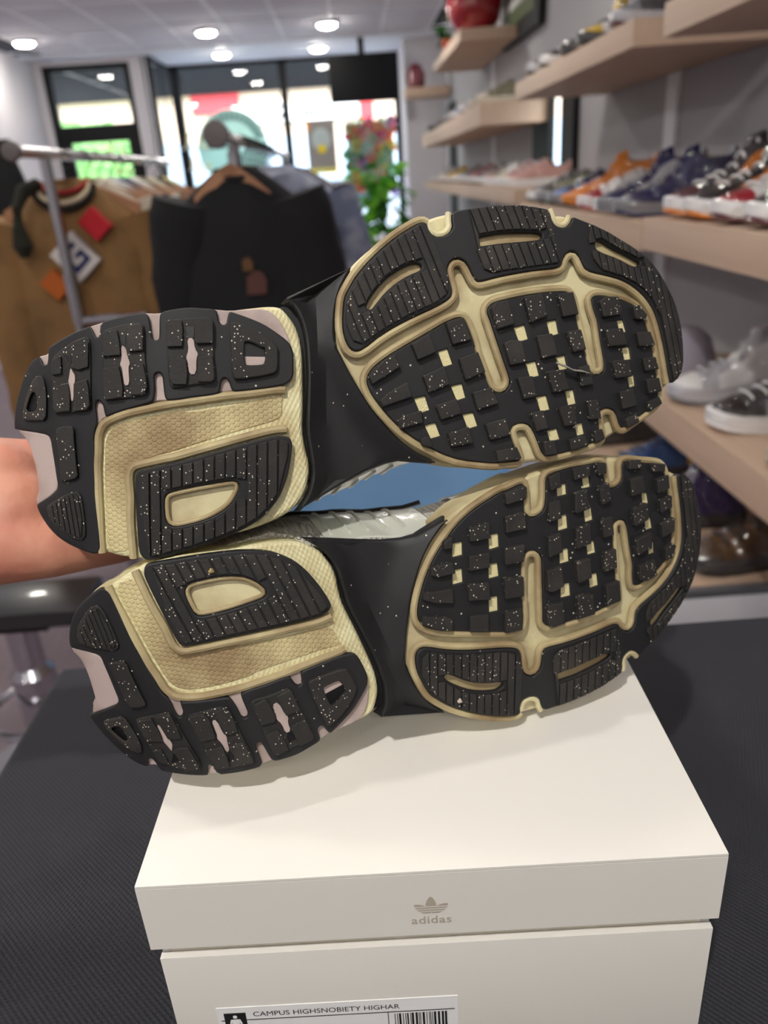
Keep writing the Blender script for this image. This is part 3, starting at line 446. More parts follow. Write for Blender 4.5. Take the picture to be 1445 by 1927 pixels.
def build_shoe(root):
    T = {}
    def part(name, me, m, parent=None): return obj(name, me, m, parent if parent is not None else root)
    # upper
    bm = bmesh.new(); us = [4, 6, 9, 13, 18, 24] + list(range(32, 300, 8)) + [300, 306, 311, 314, 316]; G = [[bm.verts.new(upper_pt(u, j / 40)) for j in range(41)] for u in us]
    for A, B in zip(G, G[1:]):
        for j in range(40): bm.faces.new((A[j], B[j], B[j + 1], A[j + 1]))
    for A, B in zip(G, G[1:]): bm.faces.new((A[0], B[0], B[40], A[40]))
    bm.faces.new(G[0]); bm.faces.new(G[-1][::-1])
    up = part('upper', bm_mesh(bm, ang=60), M_mesh)
    part('cage_panel', upper_patch(126, 178, .004, .2, 1.4, fs1=lambda t: .25 - .04 * t), M_cage, up)
    part('heel_overlay', upper_patch(18, 104, .06, .26, 1.4), mat('heel_fabric', (150, 148, 138), 0.7, bump=.4, bscale=1500), up)
    for k in range(5):
        u = 130 + k * 8.5; part('cage_rib', tube([upper_pt(u + 2 * s, .02 + .19 * s, 1.8) for s in [i / 8 for i in range(9)]], 0.0008, 6), M_cage, up)
    part('side_stripe', upper_patch(70, 186, 0, 1, 2.6, nu=24, fs0=lambda t: .24 - .05 * t, fs1=lambda t: .29 - .09 * t), M_silver, up)
    for f in (lambda t: .24 - .05 * t, lambda t: .29 - .09 * t):
        part('stripe_piping', tube([upper_pt(70 + 116 * i / 24, f(i / 24), 2.9) for i in range(25)], 0.0011, 6), M_blk, up)
    part('toe_strap', upper_patch(196, 208, .02, .3, 1.8), M_silver, up)
    part('toe_overlay', upper_patch(286, 315, .03, .97, 1.2, ns=20), M_cage, up)
    tg = part('tongue', upper_patch(98, 150, .4, .6, 6, thick=5), M_mesh)
    for k in range(6):
        u = 112 + k * 15; part('lace', tube([upper_pt(u, .36 + .28 * i / 10, 4 if u > 150 else 8) for i in range(11)], 0.0022, 6), M_lace)
    # midsole
    hm = part('heel_midsole', slab(offset(ccw(O['heel_midsole']), -1.1), -26, -3.6, 1.6, grid=8, flare=-1.6), M_cream2)
    fm = part('forefoot_midsole', slab(O['fore_mid'], -22, -4.4, 1.4, grid=8, flare=0.8), M_cream)
    lo_b = [(124.6, -34.5)]
    left, right = O['shank_l'], O['shank_r']
    sag = O['shank_b']
    sh = chaikin(left, 1, False) + sag + chaikin(right, 1, False)[::-1]
    L_, R_ = resample(left, 3), resample(right, 3)
    def shank_w(u, v):
        d1, d2 = near((u, v), L_), near((u, v), R_)
        return -6.5 * (1 - math.exp(-(d1 / 6) ** 2)) * (1 - math.exp(-(d2 / 8) ** 2))
    part('shank', slab(sh, -10, -1.6, 1.2, grid=4, smooth=0, wf=shank_w), M_shank)
    sl = O['shank_l'][1:-3]; part('shank_lip', slab([(u - 6, v) for u, v in sl] + [(u + 6, v) for u, v in sl[::-1]], -22, -8.5, .8, grid=8), M_shank)
    part('heel_clip', slab(O['heel_clip'], -9, -2.3, .5, flare=-.8), M_pink)
    part('heel_tab', slab(O['heel_tab'], -14, -0.8, .8), M_pink)
    # honeycomb channel with its raised rims
    ch = part('honeycomb_channel', slab(O['floor'], -5, -3.2, .3), M_hex, hm)
    part('foam_rim', bead(O['bead1'], 1.9, -2.2), M_tan, hm); part('foam_rim', bead(O['bead2'], 1.9, -2.0), M_tan, hm)
    # heel rubber and its lugs
    hr = part('heel_rubber', slab(O['heel_rubber'], -3.2, 0.0, .7, grid=6), M_rub2)
    for k in range(3):
        lg = part('tread_lug', slab(O['lug%d' % k], -.2, 1.3, .5), M_rub, hr)
        for q in O['lug%dq' % k]: part('tread_block', slab(rnd_poly(q, .8), 0.8, 3.0, .35, grid=None, smooth=0), M_rub, hr)
        part('lug_slit', slab(O['lug%ds' % k], 0.8, 1.9, .2, grid=None), M_pink, hr)
        part('lug_pit', slab(O['lug%dh' % k], 0.8, 1.5, .1, grid=None, smooth=0), M_blk, hr)
    part('tread_lug', slab(O['lug_tri'], -.2, 2.4, .5, holes=[O['lug_tri_hole']], grid=5), M_rub, hr)
    part('lug_pit', slab(O['lug_tri_hole'], -.2, .2, .1, grid=None), M_blk, hr)  # shade in the hole's upper half, painted as a black floor
    vm = sum(q[1] for q in O['lug_tri_hole']) / len(O['lug_tri_hole']) - 1.2
    part('pit_foam', slab([(a, min(b, vm)) for a, b in O['lug_tri_hole']], -.1, .6, .2, grid=None, smooth=0), M_pink, hr)  # foam cut off where the painted shade begins
    part('tread_lug', slab(O['lug_edge'], -.2, 1.9, .5, holes=[O['lug_edge_hole']], grid=5), M_rub, hr)
    part('lug_pit', slab(O['lug_edge_hole'], -.2, .3, .1, grid=None), M_blk, hr)
    part('tread_lug', slab(O['lug_bar'], -.2, 2.4, .6, grid=5), M_rub, hr)
    fan = part('tread_lug', slab(O['lug_fan'], -.2, 1.2, .5, grid=5), M_rub, hr)
    for q in strips(offset(ccw(O['lug_fan']), -1.2), None, (1.91, -17.99), 2.1, .55): part('tread_rib', slab(q, 1.0, 2.0, .25, grid=None, smooth=0), M_rub, hr)
    # ribbed heel pad with a foam pit
    def ribbed(name, outline, pit, region, d, sp, rim=True):
        pd = part(name, slab(outline, -3.2, 0.5, .6, holes=[p for p in pit], grid=6), M_rub2)
        return pd
    hp = ribbed('heel_pad', O['heel_pad'], [O['heel_pit']], None, None, 0)
    for q in strips(offset(ccw(O['heel_pad']), -1.7), offset(ccw(O['heel_pit']), .4), (-.21, -7.56), 4.6, .6, .9): part('tread_rib', slab(q, .3, 1.9, .35, grid=8, smooth=0), M_rub, hp)
    part('foam_rim', bead(offset(ccw(O['heel_pit']), -1.0), 1.0, -1.2, True), M_tan, hp)
    part('pit_floor', slab(offset(ccw(O['heel_pit']), .2), -4.4, -3.1, .1), M_cream, hp)
    pr = part('forefoot_rubber', slab(O['perim'], -4.8, 0.4, .7, holes=[O['slit1'], O['slit2'], O['slit3']], grid=5), M_rub2)
    for rg, sl, d, sp in (('ribs1', 'slit1', (11.8, -29.15), 4.0), ('ribs2', 'slit2', (4.24, -10.93), 4.4), ('ribs3', 'slit3', (5.09, -20.99), 4.0)):
        for q in strips(O[rg], offset(ccw(O[sl]), .4), d, sp, .6, .7): part('tread_rib', slab(q, .2, 1.7, .35, grid=6, smooth=0), M_rub, pr)
        part('slit_floor', slab(offset(ccw(O[sl]), .1), -4.4, -2.4, .1), M_tan, pr)
    # forefoot centre sheet, its windows, studs and raised foam rims
    st = part('stud_sheet', slab(O['sheet'], -4.8, -0.2, .5, holes=O['windows'], grid=5, hsmooth=0), M_rub2)
    for q in O['windows']: part('foam_window', slab(offset(ccw(q), .3), -4.2, -1.4, .3, grid=None, smooth=0), mat('window_foam', (226, 216, 166), .7, bump=.5, bscale=1300), st)
    for q in O['studs']: part('stud', slab(rnd_poly(offset(ccw(q), .55)), -.5, 3.0, .5, grid=None, smooth=0), M_rub, st)
    part('foam_rim', bead(offset(ccw(chaikin(O['sheet'], 1)), 1.75), 1.75, -1.7, True), M_tan, fm)
    part('foam_rim', bead(offset(O['perim_bead'], RIM_SIDE * 1.75, False), 1.75, -1.7), M_tan, fm)
    for k in ('notch1', 'notch2'): part('foam_rim', bead(offset(O[k], RIM_SIDE * 1.4, False), 1.5, -1.6), M_cream, fm)

shoe = thing('sneaker', 'upper sneaker held by its heel, black studded sole turned to the viewer above another shoe', 'sneaker', group='pair of worn sneakers')
build_shoe(shoe)
bpy.context.view_layer.update()
shoe2 = copy_tree(shoe); shoe2['label'] = 'lower sneaker with black studded sole lying on its side on the white box lid'
def pose(M, o, flip):
    c = [Vector(r) for r in zip(*M)]
    if flip: c[1] = -c[1]
    k = 0.9515 if flip else 0.9465      # life size
    c = [q * k for q in c]; o = [q * k for q in o]
    return Matrix(((c[0].x, c[1].x, c[2].x, o[0]), (c[0].y, c[1].y, c[2].y, o[1]), (c[0].z, c[1].z, c[2].z, o[2] + 1.33), (0, 0, 0, 1)))
shoe.matrix_world = pose(((0.97564, 0.0549, 0.21242), (0.18183, 0.33944, -0.92288), (-0.12277, 0.93902, 0.32119)), (-0.14495, 0.30918, -0.08629), False)
shoe2.matrix_world = pose(((0.90938, -0.31661, 0.2698), (0.32489, 0.13554, -0.93599), (0.25977, 0.93882, 0.22612)), (-0.12411, 0.26786, -0.21418), True)

# ---------------------------------------------------------------- shoe box
M_card = mat('white_card', (230, 227, 220), 0.36, spec=0.4)
M_inner = mat('grey_card', (206, 200, 184), 0.7)
M_ink = mat('black_ink', (22, 22, 24), 0.6); M_grey_ink = mat('beige_print', (190, 180, 164), 0.5, metal=0.1)
BX = (-0.1062, 0.2242); BRZ = math.radians(-1.46); BW, BD, LT = 0.2352, 0.345, 1.0773
def trefoil(w):
    bm = bmesh.new()
    def leaf(ax, ay, ang, L, W):
        p = [(0, 0), (W * .42, L * .22), (W * .5, L * .5), (W * .34, L * .78), (0, L), (-W * .34, L * .78), (-W * .5, L * .5), (-W * .42, L * .22)]
        return [(ax + x * math.cos(ang) + y * math.sin(ang), ay - x * math.sin(ang) + y * math.cos(ang)) for x, y in chaikin(p, 2)]
    hh = w * .66
    for ang, L, W in ((0, hh, w * .30), (math.radians(52), w * .6, w * .27), (math.radians(-52), w * .6, w * .27)):
        lf = leaf(0, 0, ang, L, W)
        # the lower half is cut by three horizontal gaps
        for y0, y1 in ((hh * .42, hh * 1.2), (hh * .29, hh * .36), (hh * .16, hh * .23), (hh * .02, hh * .1)):
            q = []
            n = len(lf)
            def clip(poly, sgn, y):
                o = []
                for i in range(len(poly)):
                    a, b = poly[i], poly[(i + 1) % len(poly)]; da, db = sgn * (a[1] - y), sgn * (b[1] - y)
                    if da >= 0: o.append(a)
                    if da * db < 0: t = da / (da - db); o.append((a[0] + (b[0] - a[0]) * t, a[1] + (b[1] - a[1]) * t))
                return o
            q = clip(clip(lf, 1, y0), -1, y1) if lf else []
            q = dedupe(q, 1e-5) if len(q) > 2 else []
            if len(q) > 2:
                dz = {0: 0, math.radians(52): 2e-5, math.radians(-52): 4e-5}.get(ang, 0)
                f = bm.faces.new([bm.verts.new((x, -dz, y)) for x, y in q])
    return bm_mesh(bm, smooth=False)
lid = thing('box_lid', 'white cardboard lid with small beige print, sitting on the shoe box', 'lid', (BX[0], BX[1], LT), BRZ)
bm = bmesh.new(); t = 0.0018
box(0, 0, -t, BW, BD, 0, bm=bm)
me = box(0, 0, -t, BW, BD, 0, 0.0005)
obj('lid_top', me, M_card, lid)
for nm, b in (('lid_side', (0, 0, -.0362, BW, t, -t)), ('lid_side', (0, BD - t, -.0362, BW, BD, -t)), ('lid_side', (0, t, -.0362, t, BD - t, -t)), ('lid_side', (BW - t, t, -.0362, BW, BD - t, -t))):
    obj(nm, box(*b), M_card, lid)
lg = obj('emblem', trefoil(0.0152), M_grey_ink, lid, (BW * .498, -0.0002, -.0238)); tag(lg, 'beige three leaf emblem printed on the lid front')
tx = text_mesh('adidas', 0.0062, 0.00001, 0.00005, 1.08); lt = obj('printed_word', tx, M_grey_ink, lid, (BW * .498, -0.0002, -.0294)); lt.rotation_euler = (math.pi / 2, 0, 0)
bx = thing('shoe_box', 'open white cardboard shoe box with size label on dark table mat', 'box', (BX[0] + .0027, BX[1] + .0001, 0.9523), BRZ)
bh = LT - .0422 - .9523; w2, d2 = BW - .0042, BD - .0010
for b in ((0, 0, 0, w2, .0034, bh), (0, d2 - .004, 0, w2, d2, bh), (0, .004, 0, .004, d2 - .004, bh), (w2 - .004, .004, 0, w2, d2 - .004, bh)):
    obj('box_wall', box(*b, .0004), M_card, bx)
obj('box_floor', box(.004, .004, .0005, w2 - .004, d2 - .004, .003), M_card, bx)
for b in ((.0042, .0036, .004, w2 - .0042, .0056, bh + .03), (.0042, d2 - .006, .004, w2 - .0042, d2 - .0042, bh + .03), (.0042, .0062, .004, .006, d2 - .0062, bh + .03), (w2 - .006, .0062, .004, w2 - .0042, d2 - .0062, bh + .03)):
    obj('inner_sleeve', box(*b), M_inner, bx)
lb = obj('size_label', box(0, -.0003, -.055, .1055, 0, 0), mat('paper_label', (238, 238, 238), 0.5), bx, (.0185, 0, bh - .0330))
def on_label(me, x, z, m=M_ink, nm='label_print'):
    o = obj(nm, me, m, lb, (x, -.0004, z)); o.rotation_euler = (math.pi / 2, 0, 0); return o
on_label(text_mesh('CAMPUS HIGHSNOBIETY HIGHAR', .00425, .00001, 0.0), .0478, -.0062)
obj('icon_square', box(.0030, -.0006, -.0170, .0125, -.0002, -.0035), M_ink, lb)
icon = bmesh.new(); prism(chaikin([(-.0009, .0098), (.0009, .0098), (.0009, .0116), (-.0009, .0116)], 2), -.0008, -.0007, bm=icon)
prism([(-.003, .0052), (-.0021, .009), (.0021, .009), (.003, .0052), (.0022, .005), (.0016, .0072), (.0014, .0), (.0003, .0), (.0, .0038), (-.0003, 0), (-.0014, 0), (-.0016, .0072), (-.0022, .005)], -.0008, -.0007, bm=icon)
obj('person_icon', bm_mesh(icon, smooth=False), mat('label_white', (238, 238, 238), .5), lb, (.0078, 0, -.0162))
obj('label_rule', box(.0015, -.0005, -.0084, .104, -.0002, -.0081), M_ink, lb)
x = .0775; bars = bmesh.new(); rnd = random.Random(3)
while x < .1005:
    wd = rnd.choice((.0003, .0003, .0006, .0009)); box(x, -.0005, -.022, x + wd, -.0002, -.0096, bm=bars); x += wd + rnd.choice((.0003, .0005, .0008))
tag(obj('barcode', bm_mesh(bars, smooth=False), M_ink, lb), kind='stuff')
obj('label_rule', box(.0745, -.0005, -.05, .0748, -.0002, -.0084), M_ink, lb)

# ---------------------------------------------------------------- room shell
CEIL, XL, XR, YF, YB = 2.565, -3.1, 1.02, 9.0, -2.6
M_wall = mat('white_paint', (206, 203, 208), 0.85); M_gwall = mat('slat_wall_grey', (168, 166, 170), 0.8)
M_tile = mat('ceiling_tile', (224, 221, 230), 0.95, bump=.4, bscale=220); M_bar = mat('ceiling_bar', (244, 244, 250), 0.6)
M_frame = mat('black_frame', (18, 18, 20), 0.6, spec=.25); M_trim = mat('white_trim', (230, 230, 236), 0.6)
wood('plank_wood', (140, 126, 134), (112, 98, 106), 1); wood('shelf_wood', (204, 178, 156), (182, 154, 132), 1); wood('hanger_wood', (176, 128, 92), (150, 104, 72), 0)
def glass(ior=1.5):
    m = bpy.data.materials.new('glass'); m.use_nodes = True; t = m.node_tree; t.nodes.clear(); L = t.links
    o = t.nodes.new('ShaderNodeOutputMaterial'); mx = t.nodes.new('ShaderNodeMixShader'); f = t.nodes.new('ShaderNodeFresnel'); f.inputs[0].default_value = ior
    a = t.nodes.new('ShaderNodeBsdfTransparent'); a.inputs[0].default_value = (.94, .98, .98, 1); g = t.nodes.new('ShaderNodeBsdfGlossy'); g.inputs['Roughness'].default_value = 0.01
    ge = t.nodes.new('ShaderNodeNewGeometry'); iv = t.nodes.new('ShaderNodeMath'); iv.operation = 'SUBTRACT'; iv.inputs[0].default_value = 1; L.new(ge.outputs['Backfacing'], iv.inputs[1])
    mu = t.nodes.new('ShaderNodeMath'); mu.operation = 'MULTIPLY'; L.new(f.outputs[0], mu.inputs[0]); L.new(iv.outputs[0], mu.inputs[1]); L.new(mu.outputs[0], mx.inputs[0]); L.new(a.outputs[0], mx.inputs[1]); L.new(g.outputs[0], mx.inputs[2]); L.new(mx.outputs[0], o.inputs[0]); return m
M_glass = glass()
def struct(name, me, m, parent=None, loc=None):
    o = obj(name, me, m, parent, loc)
    if parent is None: o['kind'] = 'structure'
    return o
fl = struct('floor', box(XL, YB, -.06, XR, YF + 1.0, -.012), mat('subfloor', (40, 36, 40), .9))
pm = [box(0, 0, -.012, .178, 1.19, 0, .0015)]
pm[0].materials.append(MATS['plank_wood'])
for i in range(23):
    for j in range(8):
        y = -.2 + j * 1.2 - (i % 3) * .4
        if y + 1.19 < 10 and XL + i * .18 + .178 < XR: obj('plank', pm[0], None, fl, (XL + .001 + i * .18, y, 0))
struct('wall_left', box(XL - .15, YB, 0, XL, YF, CEIL), M_wall)
struct('wall_back', box(XL, YB - .15, 0, XR, YB, CEIL), M_wall)
# right wall with a narrow side window
wy0, wy1, wz0, wz1 = 3.90, 4.6, .95, 1.72
bm = bmesh.new()
box(XR, YB, 0, XR + .04, wy0, CEIL, bm=bm); box(XR, wy1, 0, XR + .04, YF, CEIL, bm=bm); box(XR, wy0, 0, XR + .04, wy1, wz0, bm=bm); box(XR, wy0, wz1, XR + .04, wy1, CEIL, bm=bm)
wr = struct('wall_right', bm_mesh(bm, smooth=False), M_gwall)
obj('wall_batten', box(XR - .02, 8.0, 0, XR - .001, 8.5, 1.9), M_frame, wr)
for y in (5.9, 2.62, 1.35, 1.05): struct('wall_batten', box(XR - .012, y, 0, XR, y + .09, CEIL), M_trim, wr)
win = thing('window_2', None, None, (XR, wy0, wz0)); win['kind'] = 'structure'
for a in ((-.03, -.15, 0, -.002, .07, wz1 - wz0), (-.03, .29, 0, -.002, .68, wz1 - wz0), (-.03, .07, 0, -.002, .29, .04), (-.03, .07, wz1 - wz0 - .04, -.002, .29, wz1 - wz0)): obj('window_frame', box(*a), M_frame, win)
obj('pane', box(.028, .01, .0, .034, .69, wz1 - wz0), glass(1.08), win)
# ceiling: tiles in a bar grid
ce = struct('ceiling', box(XL, YB, CEIL + .03, XR, YF, CEIL + .08), mat('void_dark', (60, 60, 62), .9))
tm = box(.012, .012, 0, .448, .906, .02, .003); tm.materials.append(M_tile)
X0 = -3.295
LAMPS = [(-2.736, 7.85), (-1.17, 7.91), (-.113, 7.91), (-1.235, 9.2), (-.24, 9.2)] + [(x, y) for y in (5.4, 2.9, .9, -1.5) for x in (-2.5, -1.05, .25) if (x, y) != (.25, .9)]
for i in range(10):
    for j in range(13):
        x, y = X0 + i * .46, -2.58 + j * .918
        if x < XL - .02 or x + .46 > XR + .03 or y + .918 > YF + .4: continue
        obj('ceiling_tile', tm, None, ce, (x, y, CEIL + .006))
for i in range(1, 10): obj('grid_bar', box(X0 + i * .46 - .012, YB, CEIL, X0 + i * .46 + .012, YF, CEIL + .006), M_bar, ce)
for j in range(1, 13): obj('grid_bar', box(XL, -2.58 + j * .918 - .012, CEIL - .0005, XR, -2.58 + j * .918 + .012, CEIL + .0055), M_bar, ce)
struct('trim_1', box(XL, YF - .35, CEIL - .012, XR, YF, CEIL), M_trim)
M_lens = mat('lamp_lens', (255, 249, 238), .4, emit=LAMP_L)
ring = lathe([(.078, -.0), (.098, -.0), (.098, -.014), (.09, -.02), (.078, -.018)], 28); lens = lathe([(.0, -.006), (.078, -.006), (.078, -.018), (.066, -.034), (.03, -.041), (.002, -.042)][1:], 28)
d0 = None
names = ['front row by the far left window', 'front row middle by the tall window', 'front row right beside the hanging screen', 'in the window bay over the mint decal', 'in the window bay beside the hanging screen']
for i, (x, y) in enumerate(LAMPS):
    t_ = thing('recessed_downlight', ('round lit ceiling downlight, ' + names[i]) if i < 5 else 'round ceiling downlight in the %s row back from the window row, %s column' % ({5.4: 'first', 2.9: 'second', .9: 'third', -1.5: 'fourth'}[y], {-2.5: 'left', -1.05: 'middle', .25: 'right'}[x]), 'ceiling light', (x, y, 2.56 if y > YF else CEIL), 0, 'round downlights in the ceiling')
    obj('trim_ring', ring, M_trim, t_); obj('lamp_lens', lens, M_lens, t_)
kf = thing('spot_fixture', 'small ceiling spot fixture over the table', 'ceiling light', (-.28, -.48, CEIL))
kf2 = thing('spot_fixture', 'small ceiling spot fixture just beyond the table', 'ceiling light', (.06, .70, CEIL)); obj('spot_can', lathe([(.05, 0), (.05, -.02), (.03, -.03)], 20), M_trim, kf2)
obj('spot_can', lathe([(.05, 0), (.05, -.02), (.03, -.03)], 20), M_trim, kf)
# front wall: door with transom, pier, bay with display window
DX0, DX1, DZ = -3.03, -2.15, 2.515
bm = bmesh.new()
box(XL, YF, 0, DX0, YF + .2, CEIL, bm=bm); box(DX0, YF, DZ, DX1, YF + .2, CEIL, bm=bm); box(DX1, YF, 0, -2.0, YF + .2, CEIL, bm=bm); box(.62, YF, 0, XR, YF + .2, CEIL, bm=bm)
struct('wall_front', bm_mesh(bm, smooth=False), M_wall)
dr = thing('door_1', None, None, (DX0, YF, 0)); dr['kind'] = 'structure'; dw = DX1 - DX0
for a in ((0, .02, 0, .06, .12, DZ), (dw - .06, .02, 0, dw, .12, DZ), (.06, .02, DZ - .05, dw - .06, .12, DZ), (.06, .02, 1.87, dw - .06, .12, 1.97), (.06, .03, 0, .14, .1, 1.87), (dw - .14, .03, 0, dw - .06, .1, 1.87), (.14, .03, 0, dw - .14, .1, .22), (.14, .03, 1.81, dw - .14, .1, 1.87)): obj('door_frame', box(*a), M_frame, dr)
obj('transom_pane', box(.06, .06, 1.97, dw - .06, .066, DZ - .05), M_glass, dr); obj('door_pane', box(.14, .06, .22, dw - .14, .066, 1.81), M_glass, dr)
obj('door_handle', tube([(dw - .2, .02, .9), (dw - .2, -.02, .92), (dw - .2, -.02, 1.2), (dw - .2, .02, 1.22)], .012), M_frame, dr)
YW = 9.9
bay = struct('trim_2', box(-2.0, YF, 2.56, .66, YW + .08, 2.66), M_trim)
struct('trim_4', box(-2.02, YF, 0, -1.98, YF + .06, 2.56), M_trim)
sill = struct('trim_3', box(-2.0, YF - .02, .0, .62, YW + .1, .68), M_trim)
wn = thing('window_1', None, None, (0, YW, .68)); wn['kind'] = 'structure'
for a in ((-1.94, -.03, 0, -1.84, .06, 1.88), (-.72, -.03, 0, -.64, .06, 1.88), (.56, -.03, 0, .66, .06, 1.88), (-1.84, -.03, 1.84, .56, .06, 1.88), (-1.84, -.03, 0, .56, .06, .05), (-1.98, -.9, 0, -1.94, -.8, 1.88), (-1.98, -.8, 1.84, -1.94, -.03, 1.88)): obj('window_frame', box(*a), M_frame, wn)
obj('pane', box(-1.84, 0, .05, -.72, .006, 1.84), M_glass, wn); obj('pane', box(-.64, 0, .05, .56, .006, 1.84), M_glass, wn); obj('pane', box(-1.963, -.8, .0, -1.957, -.03, 1.84), M_glass, wn)
struct('wall_bay', box(.62, YF + .2, 0, .7, YW + .1, 2.56), M_wall)
# decals on the glass
M_mint = thin('mint_decal', (206, 234, 226)); M_mint2 = thin('mint_decal_letters', (130, 178, 172)); M_cr = thin('cream_decal', (252, 244, 220), .75)
dc = tag(obj('round_window_decal', lathe([(.40, -.002), (.405, 0), (.40, .002)], 40), M_mint), 'round mint green decal stuck on the tall shop window', 'decal')
dc.location = (-1.33, YW - .012, 1.70); dc.rotation_euler = (math.pi / 2, 0, 0)
for i in range(15):
    a = math.radians(20 + i * 10); o = obj('decal_letter', box(-.022, -.05, .002, .022, .05, .004, .001), M_mint2, dc, (.335 * math.cos(a), .335 * math.sin(a), 0)); o.rotation_euler = (0, 0, a - math.pi / 2)
obj('decal_bar', box(-.34, -.012, .002, .34, .012, .0045), mat('dark_bar', (40, 48, 48), .6), dc, (0, .02, 0))
def script_line(name, label, x0, x1, z, h, y, r):
    p = []; n = 90; W = x1 - x0
    for i in range(n + 1):
        t = i / n; p.append((x0 + W * t + .22 * h * math.sin(t * 2 * math.pi * W / h * 1.15), y, z + h * (.5 - .5 * math.cos(t * 2 * math.pi * W / h * 1.15)) * (1.25 if t < .2 else .75)))
    return tag(obj(name, tube(p, r, 6), M_cr), label, 'decal')
script_line('script_decal', 'cream looping script lettering painted on the glass door', -2.55, -2.18, 1.62, .14, YF + .05, .014)
script_line('script_decal', 'smaller cream script line painted lower on the glass door', -2.5, -2.18, 1.5, .06, YF + .05, .008)
script_line('script_decal', 'large cream script lettering on the narrow side pane', -1.9, -1.62, 1.72, .16, YW - .03, .016)
script_line('script_decal', 'lower cream script lettering on the narrow side pane', -1.86, -1.6, 1.5, .1, YW - .03, .012)
# posters
ps = thing('window_poster', 'grey window poster with pale round emblem and yellow square', 'poster', (-.31, YW - .03, 1.43))
obj('poster_sheet', box(-.165, -.002, 0, .165, .002, .50), thin('poster_grey', (150, 144, 140), .4), ps)
obj('poster_emblem', prism([(.11 * math.cos(a * math.pi / 12), .30 + .12 * math.sin(a * math.pi / 12)) for a in range(24)], -.004, -.0025), thin('poster_pale', (196, 208, 208), .5), ps)
obj('poster_square', box(-.045, -.006, .16, .045, -.0045, .24, .001), thin('poster_yellow', (240, 220, 40), .5), ps)
obj('poster_strip', box(-.165, -.004, -.06, .165, -.0025, .0, .001), mat('poster_olive', (190, 184, 96), .6), ps)
obj('poster_corner', box(-.165, -.004, .40, -.12, -.0025, .50, .001), mat('poster_orange', (190, 120, 60), .6), ps)
# flower display in the bay
fd = thing('flower_display', 'panel of mixed pink and orange flowers just outside the window', 'flowers', (.26, 10.25, 1.12))
st_ = bmesh.new(); rnd = random.Random(11)
obj('stand_leg', box(-.02, .0, -1.17, .02, .03, 0), M_frame, fd); obj('flower_frame', box(-.28, .0, 0, .28, .03, .78, .01), mat('leaf_backing', (96, 130, 104), .8), fd)
COLS = [(232, 92, 150), (240, 140, 70), (236, 214, 110), (150, 196, 150), (186, 214, 210), (226, 90, 90), (176, 150, 210), (240, 200, 190), (120, 170, 130)]
petal = bmesh.new()
for k in range(6):
    a = k * math.pi / 3; q = [petal.verts.new((math.cos(a) * .3 * s + math.cos(a + math.pi / 2) * t, -.25 - .25 * s * (s > .5), math.sin(a) * .3 * s + math.sin(a + math.pi / 2) * t)) for s, t in ((.1, 0), (1.6, .5), (3, 0), (1.6, -.5))]
    petal.faces.new(q)
bmesh.ops.create_icosphere(petal, subdivisions=1, radius=.3, matrix=Matrix.Translation((0, -.25, 0)))
pmesh = bm_mesh(petal, smooth=False)
for i in range(130):
    x, z = rnd.uniform(-.28, .28), rnd.uniform(.02, .78); c = COLS[min(8, int(abs(rnd.gauss(0, 3.4))))] if z < .3 or z > .5 else COLS[rnd.randrange(9)]
    m = thin('petal_%d' % COLS.index(c), c, .45); o = obj('flower', pmesh if i == 0 or True else None, None, fd, (x, -.03, z)); s = rnd.uniform(.05, .085)
    o.scale = (s, s, s); o.rotation_euler = (rnd.uniform(-.3, .3), rnd.uniform(0, 3), rnd.uniform(-.3, .3))
    if not pmesh.materials: pmesh.materials.append(None)
    o.material_slots[0].link = 'OBJECT'; o.material_slots[0].material = m
# hanging screen
tv = thing('hanging_screen', 'large black television hung at the top of the shop window', 'television', (.19, 8.7, 2.2), math.radians(5))
obj('screen_body', box(-.335, 0, -.205, .335, .04, .215, .006), mat('screen_plastic', (10, 10, 13), .6, spec=.2), tv); obj('screen_glass', box(-.325, -.003, -.195, .325, 0, .205), mat('screen_dark', (6, 7, 13), .45, spec=.2), tv)
obj('screen_bracket', box(-.03, .01, .2, .03, .04, CEIL - 2.2), M_frame, tv)

# ---------------------------------------------------------------- table under the box
M_mat = mat('dark_table_mat', (40, 41, 48), 0.8, bump=.6, bscale=2600, btype='weave', dirt=(47, 48, 55), dscale=12)
tb = thing('table', 'table covered by a dark charcoal ribbed mat, under the shoe box', 'table', (0, 0, 0))
obj('table_mat', box(-.282, -.55, .944, 1.0 - .35, .572, .952, .003), M_mat, tb)
obj('table_top', box(-.29, -.56, .91, .66, .58, .944, .004), mat('table_black', (30, 30, 33), .5), tb)
for x in (-.25, .61):
    for y in (-.5, .52): obj('leg', box(x - .02, y - .02, 0, x + .02, y + .02, .91), M_frame, tb)
# ---------------------------------------------------------------- hand
def capsule(bm, a, b, ra, rb, n=16):
    a, b = Vector(a), Vector(b); d = (b - a); L = d.length; d.normalize(); ref = Vector((0, 0, 1)) if abs(d.z) < .9 else Vector((1, 0, 0)); s = d.cross(ref).normalized(); q = s.cross(d)
    prof = [(ra * math.sin(t), -ra * math.cos(t)) for t in [math.pi / 2 * k / 5 for k in range(6)]] + [(rb * math.cos(t), L + rb * math.sin(t)) for t in [math.pi / 2 * k / 5 for k in range(6)]]
    rings = [[bm.verts.new(a + d * z + (s * math.cos(2 * math.pi * k / n) + q * math.sin(2 * math.pi * k / n)) * max(r, 1e-5)) for k in range(n)] for r, z in prof]
    for A, B in zip(rings, rings[1:]):
        for k in range(n): bm.faces.new((A[k], A[(k + 1) % n], B[(k + 1) % n], B[k]))
    bm.faces.new(rings[0][::-1]); bm.faces.new(rings[-1])
def chain(bm, pts, rs):
    for i in range(len(pts) - 1): capsule(bm, pts[i], pts[i + 1], rs[i], rs[i + 1])
KQ = .9515; cz = Vector((0, 0, 1.33))
